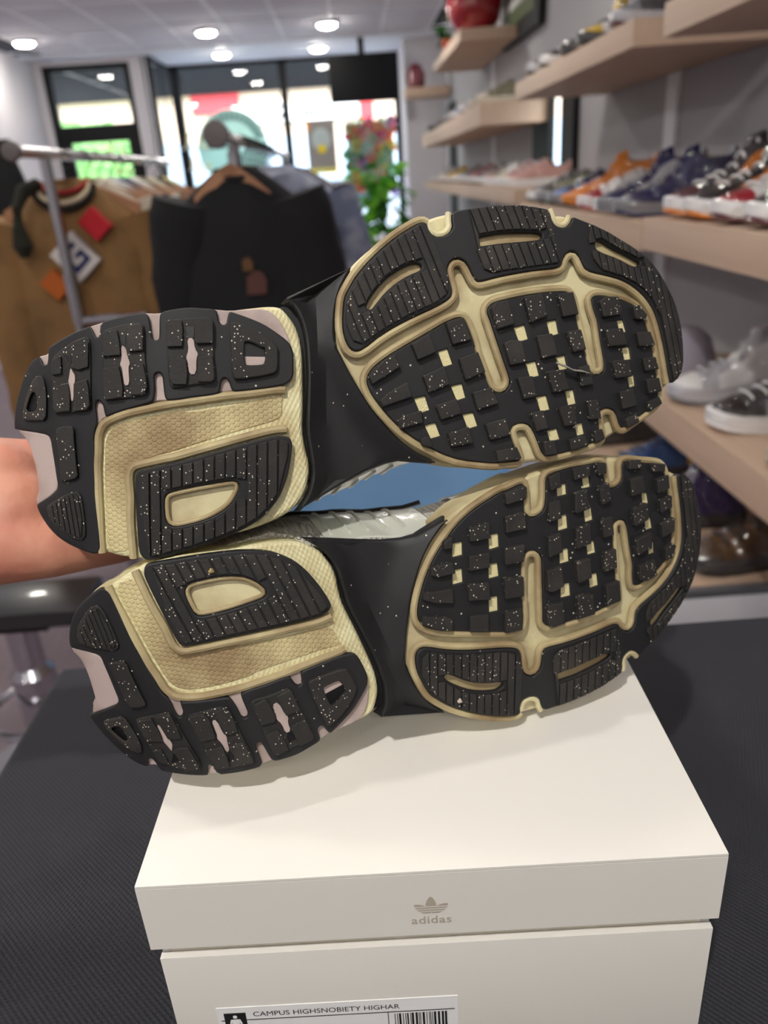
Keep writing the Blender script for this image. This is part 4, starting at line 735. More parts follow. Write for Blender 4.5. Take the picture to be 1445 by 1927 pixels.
def near_cam(p): return cz + (Vector(p) - cz) * KQ
U_, N_ = Vector((.9756, .1818, -.1228)), Vector((.2124, -.9229, .3212))
hb = bmesh.new()
fa0, wr_ = near_cam((-.62, .36, 1.13)), near_cam((-.262, .372, 1.1765))
chain(hb, [fa0, near_cam((-.43, .37, 1.158)), wr_], [.044, .039, .031]); chain(hb, [fa0 + Vector((0, 0, .012)), wr_ + Vector((.0, .0, .012))], [.04, .024]); chain(hb, [fa0 - Vector((0, 0, .012)), wr_ - Vector((0, 0, .012))], [.04, .024])
K4 = {'idx': ((-.214, .3871, 1.1975), (-.1866, .406, 1.1922), .0185), 'mid': ((-.2155, .3868, 1.185), (-.1846, .4052, 1.1756), .0185), 'rng': ((-.2165, .3817, 1.1734), (-.1861, .3988, 1.1633), .0175), 'pnk': ((-.2149, .3709, 1.1613), (-.1882, .3895, 1.1546), .0155)}
FL = {'idx': (.040, .025, .02), 'mid': (.044, .028, .021), 'rng': (.041, .026, .02), 'pnk': (.033, .02, .018)}
tips = {}
for k, (a, b, r) in K4.items():
    a, b = near_cam(a), near_cam(b); chain(hb, [wr_, a, b], [.026, r * 1.15, r * .9])
    l0, l1, l2 = FL[k]; p1 = b + (U_ * .8 - N_ * .62).normalized() * l0; p2 = p1 + (U_ * .93 + N_ * .30).normalized() * l1; p3 = p2 + (U_ * .5 + N_ * .86).normalized() * l2
    f = r / .0185; chain(hb, [b, p1, p2, p3], [.0105 * f, .0092 * f, .0084 * f, .0072 * f]); tips[k] = (p3, (U_ * .5 + N_ * .86).normalized())
th = [near_cam(p) for p in ((-.235, .366, 1.168), (-.2012, .3605, 1.1700), (-.1700, .3660, 1.1632), (-.1430, .3800, 1.1560), (-.1200, .3960, 1.1510))]
chain(hb, th, [.026, .0215, .0155, .0108, .0088])
chain(hb, [near_cam((-.215, .372, 1.172)), near_cam((-.192, .378, 1.178))], [.03, .026]); chain(hb, [near_cam((-.222, .376, 1.190)), near_cam((-.196, .386, 1.196))], [.024, .019])
hme = bpy.data.meshes.new('hand'); hb.to_mesh(hme); hb.free()
M_skin = mat('skin', (206, 146, 122), .55, bump=.6, bscale=130, dirt=(196, 120, 102), dscale=24, dthr=(.4, .7)); M_skin.node_tree.nodes['Principled BSDF'].inputs['Subsurface Weight'].default_value = .12
M_skin.node_tree.nodes['Principled BSDF'].inputs['Subsurface Radius'].default_value = (.01, .004, .002)
ho = obj('body', hme, M_skin)
rm = ho.modifiers.new('r', 'REMESH'); rm.mode = 'VOXEL'; rm.voxel_size = .0022
sm = ho.modifiers.new('s', 'SMOOTH'); sm.iterations = 7; sm.factor = .5
dg = bpy.context.evaluated_depsgraph_get(); me = bpy.data.meshes.new_from_object(ho.evaluated_get(dg)); bpy.data.objects.remove(ho)
me.shade_smooth(); me.materials.clear()
person = thing('person', 'bare left hand and forearm reaching in to hold the upper sneaker by the heel', 'person', tuple(fa0))
hand = obj('hand', me, M_skin, person); hand.location = -fa0
for k, (p, d) in tips.items():
    nl = bmesh.new(); bmesh.ops.create_uvsphere(nl, u_segments=10, v_segments=8, radius=1.0)
    o = obj('fingernail', bm_mesh(nl), mat('nail', (226, 178, 160), .3), hand, p + (U_ * .86 - N_ * .5) * .0058 - fa0); o.scale = (.0042, .0042, .0022); o.rotation_euler = Vector((U_ * .86 - N_ * .5)).to_track_quat('Z', 'Y').to_euler()
# ---------------------------------------------------------------- debris caught in the treads
film = tag(obj('plastic_sliver', tube([(.0859, .3410, 1.2473), (.0900, .3406, 1.2456), (.0939, .3412, 1.2433), (.0980, .3420, 1.2424), (.1019, .3434, 1.2408)], [.0010, .0013, .0010, .0014, .0008], 6, flat=.4), mat('clear_sliver', (190, 186, 178), .2, trans=.5)), 'thin clear plastic sliver stuck between studs of the upper sole', 'plastic scrap')
for nm, p, c, lab in (('pebble', (-.0694, .2851, 1.184), (170, 150, 96), 'tiny tan pebble wedged in the ribbed heel pad of the lower shoe'), ('pebble', (.0329, .291, 1.1041), (214, 200, 186), 'tiny white pebble wedged in the front ribs of the lower shoe')):
    pb = bmesh.new(); bmesh.ops.create_icosphere(pb, subdivisions=2, radius=.0011)
    for v in pb.verts: v.co *= 1 + .25 * math.sin(v.co.x * 4000 + v.co.z * 2500)
    o = tag(obj(nm, bm_mesh(pb), mat('pebble_%d' % c[0], c, .7)), lab, 'pebble', 'pebbles stuck in the lower sole'); o.location = p
# ---------------------------------------------------------------- stool on the left
sl = thing('stool', 'low square black topped stool with chrome column left of the table', 'stool', (-.92, 1.62, 0))
obj('seat', box(-.22, -.14, .46, .262, .02, .5, .008), mat('gloss_black', (34, 34, 38), .28, coat=.4), sl); obj('seat_frame', box(-.1, -.10, .43, .16, -.02, .46), M_frame, sl)
M_chrome = mat('chrome', (190, 190, 196), .16, metal=1.0)
obj('column', lathe([(.05, .02), (.05, .3), (.035, .32), (.035, .43)], 24), M_chrome, sl, (.08, -.06, 0)); obj('base', lathe([(.19, 0), (.19, .012), (.06, .03)], 32), M_chrome, sl, (.08, -.06, 0))
obj('foot_ring', tube([(.12 * math.cos(a * math.pi / 12), .12 * math.sin(a * math.pi / 12), .2) for a in range(24)], .01, 8, closed=True), M_chrome, sl, (.08, -.06, 0))
# blue crate on the floor far behind
bc = thing('storage_crate', 'bright blue plastic crate on the floor seen between the two shoes', 'crate', (-.02, 3.08, 0))
M_blue = mat('crate_blue', (150, 205, 255), .5)
for a in ((-.55, -.3, 0, .55, .3, .02), (-.55, -.3, .02, .55, -.28, .42), (-.55, .28, .02, .55, .3, .42), (-.55, -.28, .02, -.53, .28, .42), (.53, -.28, .02, .55, .28, .42)): obj('crate_wall', box(*a, .004), M_blue, bc)
obj('crate_lid', box(-.57, -.32, .42, .57, .32, .45, .01), M_blue, bc)
# ---------------------------------------------------------------- clothes racks
def rack(name, label, x, y0, y1, z, cross, p0, cr=.034):
    t = thing(name, label, 'clothes rack', (x, y0, 0))
    obj('rail', tube([(0, -.02 + (y1 - y0) * k / 8, z) for k in range(9)], .015, 12), M_chrome, t); o = obj('end_cap', lathe([(.012, 0), (cr * .9, .002), (cr, .015), (cr * .9, .028), (.012, .03)], 20), mat('rubber_grey', (96, 88, 88), .5), t, (0, -.02, z)); o.rotation_euler = (math.pi / 2, 0, 0)
    for y in (p0, y1 - y0 - .2):
        obj('post', tube([(0, y, .05), (0, y, .9), (0, y, z)], .016, 12), M_chrome, t); obj('post_sleeve', tube([(0, y, .98), (0, y, 1.12)], .02, 12), M_chrome, t)
        obj('foot', tube([(-.25, y, .05), (.25, y, .05)], .016, 10), M_chrome, t)
        for s in (-.22, .22): o = obj('castor', lathe([(.022, -.01), (.025, 0), (.022, .01)], 14), M_frame, t, (s, y, .027)); o.rotation_euler = (math.pi / 2, 0, 0)
    if cross: obj('lower_rail', tube([(0, p0, .1), (0, y1 - y0 - .2, .1)], .014, 10), M_chrome, t)
    if cross: obj('cross_arm', tube([(0, p0, .985), (.2, p0, .985)], .014, 10), M_chrome, t)
    return t
rack('clothes_rack', 'chrome clothes rack on the far left with the tan sweater', -.835, 2.18, 3.95, 1.437, True, .18, .024)
rack('clothes_rack', 'chrome clothes rack in the middle with the black long tee', -.33, 2.2, 4.5, 1.445, False, .27)
def fold(x, z, s): return .006 * math.sin(x * 26 + s) + .004 * math.sin(x * 55 + z * 7 + s * 2)
def body_mesh(hw, ln, dep, seed, slope=.3, wide=1.0):
    bm = bmesh.new(); n = 40; lv = [0, .01, .03, .06, .10, .15, .22, .32, .45, .6, .8, 1.0]; rings = []
    for t in lv:
        z = -t * ln; sh = slope * hw
        f = min(1, max(.22, .22 + .78 * min(1, (t * ln) / sh) ** .8)); w_ = hw * f * (1 + (wide - 1) * t); d_ = dep * (.45 + .55 * min(1, t * 6)) * (1 + .3 * t); r = []
        for k in range(n):
            a = 2 * math.pi * k / n; c, s = math.cos(a), math.sin(a); x = w_ * math.copysign(abs(c) ** .8, c); y = d_ * math.copysign(abs(s) ** .7, s)
            r.append(bm.verts.new((x, y + fold(x, z, seed) * min(1, t * 4) * (1 if s > 0 else 1), z)))
        rings.append(r)
    for A, B in zip(rings, rings[1:]):
        for k in range(n): bm.faces.new((A[k], A[(k + 1) % n], B[(k + 1) % n], B[k]))
    bm.faces.new(rings[0])
    return bm_mesh(bm, ang=70)
def sleeve_mesh(hw, ln, sx, dep, seed, slope=.3):
    p = []; r = []
    for i in range(11):
        t = i / 10; p.append((sx * (hw * (.80 + .16 * min(1, t * 3)) + .05 * t), .012 * math.sin(t * 5 + seed), -slope * hw * .75 - t * ln)); r.append((.072 - .026 * t) * (1 + .06 * math.sin(t * 21 + seed)) * dep)
    return tube(p, r, 16, flat=.75, up=(0, 1, 0))
def hanger(x, y, z, hook_m, label, group, hw=.2, thick=.012):
    t = thing('coat_hanger', label, 'hanger', (x, y, z), 0, group)
    arc = [(-hw, -.10), (-hw * .6, -.062), (-hw * .25, -.034), (0, -.022), (hw * .25, -.034), (hw * .6, -.062), (hw, -.10)]
    arc = [(a, b) for a, b in arc] + [(a, b - .036) for a, b in arc[::-1]]
    obj('shoulder_bar', prism(arc, -thick, thick), MATS['hanger_wood'], t)
    obj('hook', tube([(0, 0, -.03), (0, 0, .004), (.012, 0, .011), (.0195, 0, .02), (.023, 0, .032), (.0205, 0, .046), (.012, 0, .056), (0, 0, .06), (-.012, 0, .056), (-.0205, 0, .046), (-.022, 0, .036)], .0028, 6), hook_m, t); return t
def garment(name, label, cat, x, y, z, hw, ln, col, sl, group=None, seed=0, dep=.05, wide=1.0, slope=.3, collar=None, m=None):
    m = m or mat('cloth_%d_%d_%d' % col, col, .9, bump=.5, bscale=500, sheen=.0, dirt=tuple(int(v * .82) for v in col), dscale=8)
    t = thing(name, label, cat, (x, y, z), 0, group)
    obj('body', body_mesh(hw, ln, dep, seed, slope, wide), m, t)
    if sl:
        for sx in (-1, 1): obj('sleeve', sleeve_mesh(hw, sl, sx, dep / .05, seed, slope), m, t)
    obj('collar', tube([(hw * .30 * math.cos(a * math.pi / 10), dep * .6 * math.sin(a * math.pi / 10), -.012 - .02 * (a > 10) * math.sin(math.pi * (a - 10) / 10)) for a in range(20)], .011, 8, closed=True), collar or m, t)
    return t, m
M_hook = mat('black_hook', (20, 20, 22), .3, metal=.6)
G1, G2 = 'clothes on the left rack', 'clothes on the middle rack'
# tan sweater
sw, sm_ = garment('sweater', 'tan knit sweater with red, blue and orange patches, front of left rack', 'sweater', -.835, 2.505, 1.372, .215, .86, (132, 98, 58), .62, G1, 1, .075, 1.1, .68)
obj('neck_band', tube([(.088 * math.cos(a * math.pi / 10), -.045 - .03 * math.sin(math.pi * a / 10), -.02 - .062 * math.sin(math.pi * a / 10)) for a in range(11)], .008, 8), mat('band_black', (24, 22, 20), .9), sw)
obj('neck_band', tube([(.078 * math.cos(a * math.pi / 10), -.042 - .03 * math.sin(math.pi * a / 10), -.014 - .05 * math.sin(math.pi * a / 10)) for a in range(11)], .007, 8), mat('band_cream', (206, 190, 160), .9), sw)
obj('neck_band', tube([(.07 * math.cos(a * math.pi / 10), -.03 - .03 * math.sin(math.pi * a / 10), -.004 - .032 * math.sin(math.pi * a / 10)) for a in range(11)], .007, 8), mat('band_red', (150, 40, 40), .9), sw)
def patch(poly, m, y0, parent, nm, th=.006): return obj(nm, prism(poly, y0 - th, y0 + .03), m, parent)
def rot2(p, a, cx, cz): return [(cx + x * math.cos(a) - z * math.sin(a), cz + x * math.sin(a) + z * math.cos(a)) for x, z in p]
RA = math.radians(40)
sq = lambda a, b: [(-a, -b), (a, -b), (a, b), (-a, b)]
patch(rot2(sq(.030, .036), RA, .085, -.125), mat('patch_red', (176, 18, 34), .8), -.098, sw, 'red_patch')
patch(rot2(sq(.048, .054), RA, .012, -.212), mat('patch_white', (206, 200, 196), .8), -.100, sw, 'white_patch')
gl = [(.030, .020), (.030, .034), (-.030, .034), (-.030, -.034), (.032, -.034), (.032, .004), (.004, .004), (.004, -.008), (.019, -.008), (.019, -.021), (-.016, -.021), (-.016, .021)]
patch(rot2(gl, RA, .012, -.212), mat('patch_blue', (20, 34, 92), .8), -.1035, sw, 'letter_patch')
patch(rot2(sq(.030, .034), RA, -.062, -.285), mat('patch_orange', (170, 84, 20), .8), -.102, sw, 'orange_patch')
sc_ = tag(obj('scarf', tube([(-.905, 2.46, 1.362), (-.938, 2.42, 1.345), (-.951, 2.385, 1.30), (-.955, 2.375, 1.25), (-.953, 2.372, 1.20), (-.955, 2.37, 1.17)], [.018, .021, .014, .017, .028, .012], 10), mat('scarf_dark', (30, 30, 18), .95)), 'dark olive fluffy scarf hanging over the tan sweater neck', 'scarf')
hanger(-.835, 2.505, 1.3952, M_hook, 'wooden hanger inside the tan sweater on the left rack', 'hangers on the left rack')
cols1 = [((214, 204, 186), 'cream'), ((200, 200, 204), 'pale grey'), ((52, 62, 98), 'navy blue'), ((226, 222, 214), 'white'), ((120, 112, 98), 'olive grey'), ((206, 198, 176), 'ivory'), ((40, 40, 44), 'charcoal'), ((222, 206, 150), 'pale yellow')]
for i, (c, nm) in enumerate(cols1):
    y = 2.70 + i * .13
    garment('shirt', '%s long sleeved shirt behind the tan sweater on the left rack' % nm, 'shirt', -.835, y, 1.374, .197 - .004 * (i % 3), .74, c, .55, G1, i + 3, .03, 1.05, .5)
    hanger(-.835, y, 1.3952, M_hook, 'wooden hanger holding the %s shirt on the left rack' % nm, 'hangers on the left rack')
# black tee and jackets
tee, _ = garment('long_tee', 'black long sleeved tee with small brown chest print, front of middle rack', 'shirt', -.318, 2.36, 1.372, .184, .74, (17, 18, 22), .52, G2, 5, .07, 1.08, .6)
patch([(-.0, -.335), (.055, -.335), (.06, -.30), (.05, -.275), (.03, -.27), (.005, -.285)], mat('print_brown', (84, 50, 44), .8), -.088, tee, 'chest_print')
patch([(-.002, -.27), (.024, -.27), (.028, -.25), (.014, -.232), (-.002, -.24)], mat('print_ochre', (96, 66, 36), .8), -.088, tee, 'chest_print')
hanger(-.33, 2.33, 1.4032, mat('steel_hook', (170, 160, 158), .3, metal=.8), 'broad wooden hanger of the black tee at the rack end', 'hangers on the middle rack', .105, .016)
M_den = mat('denim', (106, 114, 140), .85, bump=.6, bscale=260, dirt=(172, 176, 192), dscale=9, dthr=(.42, .62))
cols2 = [((98, 106, 128), 'washed denim', M_den), ((52, 58, 78), 'dark navy', None), ((34, 38, 54), 'ink blue', None), ((148, 148, 158), 'pale grey', None), ((186, 166, 146), 'beige', None), ((60, 58, 60), 'charcoal', None), ((110, 88, 70), 'brown', None)]
for i, (c, nm, m) in enumerate(cols2):
    y = 2.60 + i * .16
    garment('jacket', '%s jacket behind the black tee on the middle rack' % nm, 'jacket', -.250, y, 1.372, (.236, .214, .220)[i % 3], .70, c, .56, G2, i + 9, .05, 1.05, .5, m=m)
    hanger(-.33, y, 1.4032, M_hook, 'hanger of the %s jacket on the middle rack' % nm, 'hangers on the middle rack')
for i in range(6):
    t = thing('coat_hanger', 'empty black hanger between the %s jacket and the %s jacket' % (cols2[i][1], cols2[i + 1][1]), 'hanger', (-.33, 2.68 + i * .16, 1.4042), 0, 'empty black hangers on the middle rack')
    obj('shoulder_bar', tube([(-.19, 0, -.11), (-.1, 0, -.07), (0, 0, -.028), (.1, 0, -.07), (.19, 0, -.11)], .005, 8), M_hook, t)
    obj('hook', tube([(0, 0, -.03), (0, 0, .004), (.012, 0, .011), (.0195, 0, .02), (.023, 0, .032), (.0205, 0, .046), (.012, 0, .056), (0, 0, .06), (-.012, 0, .056), (-.0205, 0, .046), (-.022, 0, .036)], .0034, 6), M_hook, t)
bj, _ = garment('jacket', 'black jacket hung against the far left wall', 'jacket', -1.83, 4.0, 1.60, .21, .8, (16, 17, 20), .55, None, 2, .07)
obj('wall_hook', tube([(0, .0, .0), (0, 0, .05), (-.6, 0, .05), (-1.26, 0, .05)], .01, 8), M_chrome, bj)
# ---------------------------------------------------------------- plant
pl = thing('potted_plant', 'leafy green plant in front of the bright shop window', 'plant', (.27, 7.6, 0))
obj('pot', lathe([(.13, 0), (.17, .3), (.18, .32), (.16, .32), (.15, .28)], 24), mat('pot_grey', (110, 106, 104), .6), pl); obj('stem', tube([(0, 0, .28), (.02, .01, .7), (0, 0, 1.15)], [.022, .018, .008], 8), mat('stem_green', (70, 92, 40), .7), pl)
lf = bmesh.new(); vs = [lf.verts.new(p) for p in ((0, 0, 0), (.35, .3, .05), (.75, .28, 0), (1, 0, -.12), (.75, -.28, 0), (.35, -.3, .05), (.4, 0, .0), (.75, 0, -.05))]
for f in ((0, 1, 6), (1, 2, 7, 6), (2, 3, 7), (3, 4, 7), (4, 5, 6, 7), (5, 0, 6)): lf.faces.new([vs[k] for k in f])
lme = bm_mesh(lf); M_l = [thin('leaf_a', (132, 206, 66), .45), thin('leaf_b', (84, 160, 54), .4), thin('leaf_c', (54, 108, 42), .3)]
lme.materials.append(M_l[0]); rnd = random.Random(4)
for i in range(150):
    z = rnd.uniform(.42, 1.38); a = rnd.uniform(0, 6.28); r = rnd.uniform(.02, .17) * (1 if z > .5 else .6); o = obj('leaf', lme, None, pl, (r * math.cos(a), r * math.sin(a), z)); s = rnd.uniform(.13, .21); o.scale = (s, s, s)
    o.rotation_euler = (rnd.uniform(-.6, .6), rnd.uniform(-.5, .9), a + rnd.uniform(-.6, .6)); o.material_slots[0].link = 'OBJECT'; o.material_slots[0].material = M_l[rnd.choice((0, 0, 1, 1, 2))]

# ---------------------------------------------------------------- wall shelves on the right
def shelf(y0, y1, z0, z1, x0, label):
    t = thing('wall_shelf', label, 'shelf', (0, y0, z0), 0, 'wooden wall shelves on the right')
    obj('board', box(x0, 0, 0, XR - .013, y1 - y0, z1 - z0, .002), MATS['shelf_wood'], t)
    return t
shelf(1.99, 3.35, 1.555, 1.612, .655, 'pale wood shelf with yellow and black shoes, top right')
shelf(.75, 1.79, 1.545, 1.605, .65, 'pale wood shelf cut by the top right corner of the frame')
shelf(4.95, 6.45, 1.975, 2.035, .66, 'high short wood shelf carrying the round red vase')
shelf(4.23, 7.6, 1.515, 1.615, .66, 'wood shelf with small grey shoes above the pink ones')
shelf(3.40, 7.6, 1.175, 1.235, .66, 'far wood shelf carrying pink and yellow shoes')
shelf(1.88, 3.30, 1.125, 1.188, .665, 'wood shelf with blue, orange and navy shoes')
shelf(.75, 1.835, 1.135, 1.203, .652, 'wood shelf with high tops in black, orange and red, right edge')
shelf(.70, 2.05, .755, .828, .652, 'low wood shelf with white, black and cream shoes, right edge')
bn = thing('low_bench', 'low bench with white front edge at the lower right behind the table', 'bench', (0, 1.33, 0))
obj('bench_top', box(.50, 0, .495, XR - .013, 1.5, .53, .002), MATS['shelf_wood'], bn); obj('front_edge', box(.50, -.02, .44, XR - .013, 0, .518, .002), M_trim, bn); obj('edge_strip', box(.50, -.02, .518, XR - .013, 0, .534, .001), mat('strip_grey', (120, 120, 126), .4, metal=.5), bn)
for x in (.54, .94): obj('bench_leg', box(x - .02, .1, 0, x + .02, 1.4, .495), M_trim, bn)
# ---------------------------------------------------------------- shop sneakers
def shoe_pt(x, s, high, off=0.0):
    hw = interp([(0, .012), (.01, .026), (.04, .036), (.1, .036), (.15, .038), (.2, .047), (.24, .046), (.27, .036), (.285, .02), (.29, .008)], x) + off
    vc = interp([(0, 0), (.15, .0), (.22, -.004), (.29, .002)], x)
    H = interp([(0, .10 + .05 * high), (.05, .085 + .06 * high), (.09, .095 + .06 * high), (.12, .105 + .04 * high), (.16, .09), (.21, .068), (.25, .056), (.28, .046), (.29, .032)], x) + off
    th = math.pi * s; c, sn = math.cos(th), math.sin(th); lean = 1 - .3 * sn * min(1, max(0, (.2 - x) / .06))
    z = .026 + (H - .026) * sn ** .8
    op = max(0, min(1, (x - .012) / .01)) * max(0, min(1, (.095 - x) / .012)); k = max(0, 1 - abs(s - .5) / .2) * op
    if k > 0: z = z + (.04 - z) * min(1, k * 2.4)
    return Vector((x, vc - hw * math.copysign(abs(c) ** .75, c) * lean, z))
def spatch(x0, x1, s0, s1, off, high, nx=8, ns=12):
    bm = bmesh.new(); G = [[[bm.verts.new(shoe_pt(x0 + (x1 - x0) * i / nx, s0 + (s1 - s0) * j / ns, high, o)) for j in range(ns + 1)] for i in range(nx + 1)] for o in (off, off - .001)]
    for i in range(nx):
        for j in range(ns): bm.faces.new((G[0][i][j], G[0][i + 1][j], G[0][i + 1][j + 1], G[0][i][j + 1])); bm.faces.new((G[1][i][j], G[1][i][j + 1], G[1][i + 1][j + 1], G[1][i + 1][j]))
    for i in range(nx):
        for j in (0, ns): bm.faces.new((G[0][i][j], G[1][i][j], G[1][i + 1][j], G[0][i + 1][j]))
    for j in range(ns):
        for i in (0, nx): bm.faces.new((G[0][i][j], G[0][i][j + 1], G[1][i][j + 1], G[1][i][j]))
    return bm_mesh(bm)
def sole_mesh(z0, z1, off):
    out = [(x, shoe_pt(x, 0, 0).y - off) for x in (.0, .01, .04, .1, .15, .2, .24, .27, .285, .29)]; out = out + [(x, shoe_pt(x, 1, 0).y + off) for x in (.29, .285, .27, .24, .2, .15, .1, .04, .01, .0)]
    bm = bmesh.new(); lift = lambda x: .012 * max(0, (x - .2) / .09) ** 2
    R = [[bm.verts.new((.145 + (x - .145) * (1 + k * .03), y * (1 + k * .02), z + lift(x))) for x, y in out] for z, k in ((z0, 0), (z0 + .004, 1), (z1 - .004, 1), (z1, 0))]
    n = len(out)
    for A, B in zip(R, R[1:]):
        for i in range(n): bm.faces.new((A[i], A[(i + 1) % n], B[(i + 1) % n], B[i]))
    for ring, rev in ((R[0], 1), (R[-1], 0)):
        for i in range(n // 2 - 1): q = [ring[i], ring[i + 1], ring[n - 2 - i], ring[n - 1 - i]]; bm.faces.new(q[::-1] if rev else q)
    return bm_mesh(bm)
SM = {}
for high in (0, 1):
    bm = bmesh.new(); xs = [0, .004, .01, .02, .035, .05, .07, .085, .095, .11, .13, .15, .17, .19, .21, .23, .25, .265, .278, .286, .29]; G = [[bm.verts.new(shoe_pt(x, j / 26, high)) for j in range(27)] for x in xs]
    for A, B in zip(G, G[1:]):
        for j in range(26): bm.faces.new((A[j], A[j + 1], B[j + 1], B[j]))
    bm.faces.new(G[0]); bm.faces.new(G[-1][::-1])
    SM[high] = dict(upper=bm_mesh(bm, ang=60), midsole=sole_mesh(.008, .034, .003), outsole=sole_mesh(0, .010, .002), toe_cap=spatch(.235, .287, .02, .98, .0018, high), heel_patch=spatch(.004, .06, .03, .30, .0018, high), heel_patch2=spatch(.004, .06, .70, .97, .0018, high),
        side_panel=spatch(.09, .20, .04, .26, .0018, high), side_panel2=spatch(.09, .20, .74, .96, .0018, high), tongue=spatch(.085, .13, .38, .62, .008, high), lace=None)
    lb_ = bmesh.new()
    for k in range(6): x = .115 + k * .02; tube_into(lb_, [shoe_pt(x + .006 * (k % 2), .33 + .34 * i / 8, high, .005) for i in range(9)], .003, 6)
    SM[high]['lace'] = bm_mesh(lb_); SM[high]['plastic_wrap'] = spatch(.0, .289, .0, 1.0, .007, high, 16, 20)
for d in SM.values():
    for m_ in d.values(): m_.materials.append(None)
def smat(c):
    return mat('shoe_%d_%d_%d' % c, c, .4, coat=.7, bump=.6, bscale=90)
def wrap_film():
    m = bpy.data.materials.new('plastic_film'); m.use_nodes = True; t = m.node_tree; t.nodes.clear(); L = t.links
    o = t.nodes.new('ShaderNodeOutputMaterial'); mx = t.nodes.new('ShaderNodeMixShader'); mx.inputs[0].default_value = .055
    a = t.nodes.new('ShaderNodeBsdfTransparent'); g = t.nodes.new('ShaderNodeBsdfGlossy'); g.inputs['Roughness'].default_value = 0.04
    tc = t.nodes.new('ShaderNodeTexCoord'); n = t.nodes.new('ShaderNodeTexVoronoi'); n.inputs['Scale'].default_value = 42; L.new(tc.outputs['Object'], n.inputs['Vector'])
    b = t.nodes.new('ShaderNodeBump'); b.inputs['Strength'].default_value = 1; b.inputs['Distance'].default_value = .012; L.new(n.outputs['Distance'], b.inputs['Height']); L.new(b.outputs[0], g.inputs['Normal'])
    L.new(a.outputs[0], mx.inputs[1]); L.new(g.outputs[0], mx.inputs[2]); L.new(mx.outputs[0], o.inputs[0]); return m
M_film = wrap_film()
def shop_shoe(name, label, x, y, z, rz, up, cap, side, sole, out, high=0, group=None, scale=1.0, detail=True):
    t = thing(name, label, 'sneaker', (x, y, z), rz, group); t.scale = (scale,) * 3
    for k, c in (('outsole', out), ('midsole', sole), ('upper', up), ('toe_cap', cap), ('side_panel', side), ('side_panel2', side), ('heel_patch', cap), ('heel_patch2', cap), ('tongue', up), ('lace', sole)):
        if not detail and k in ('tongue',): continue
        o = obj(k.rstrip('2'), SM[high][k], None, t); o.material_slots[0].link = 'OBJECT'; o.material_slots[0].material = smat(c)
        if k == 'lace': o['kind'] = 'stuff'
    o = obj('plastic_wrap', SM[high]['plastic_wrap'], None, t); o.material_slots[0].link = 'OBJECT'; o.material_slots[0].material = M_film
    return t
W, K, G_, R, OR, NV, YL, PK, CR, LG = (226, 224, 224), (26, 26, 28), (128, 128, 134), (158, 24, 44), (216, 128, 40), (30, 34, 84), (214, 178, 30), (196, 148, 140), (206, 196, 178), (182, 182, 188)
OL, PU, BL, DG, MR, GN, TN = (120, 116, 90), (62, 50, 104), (64, 104, 168), (58, 58, 62), (86, 34, 46), (128, 150, 60), (150, 128, 104)
PIs = math.pi
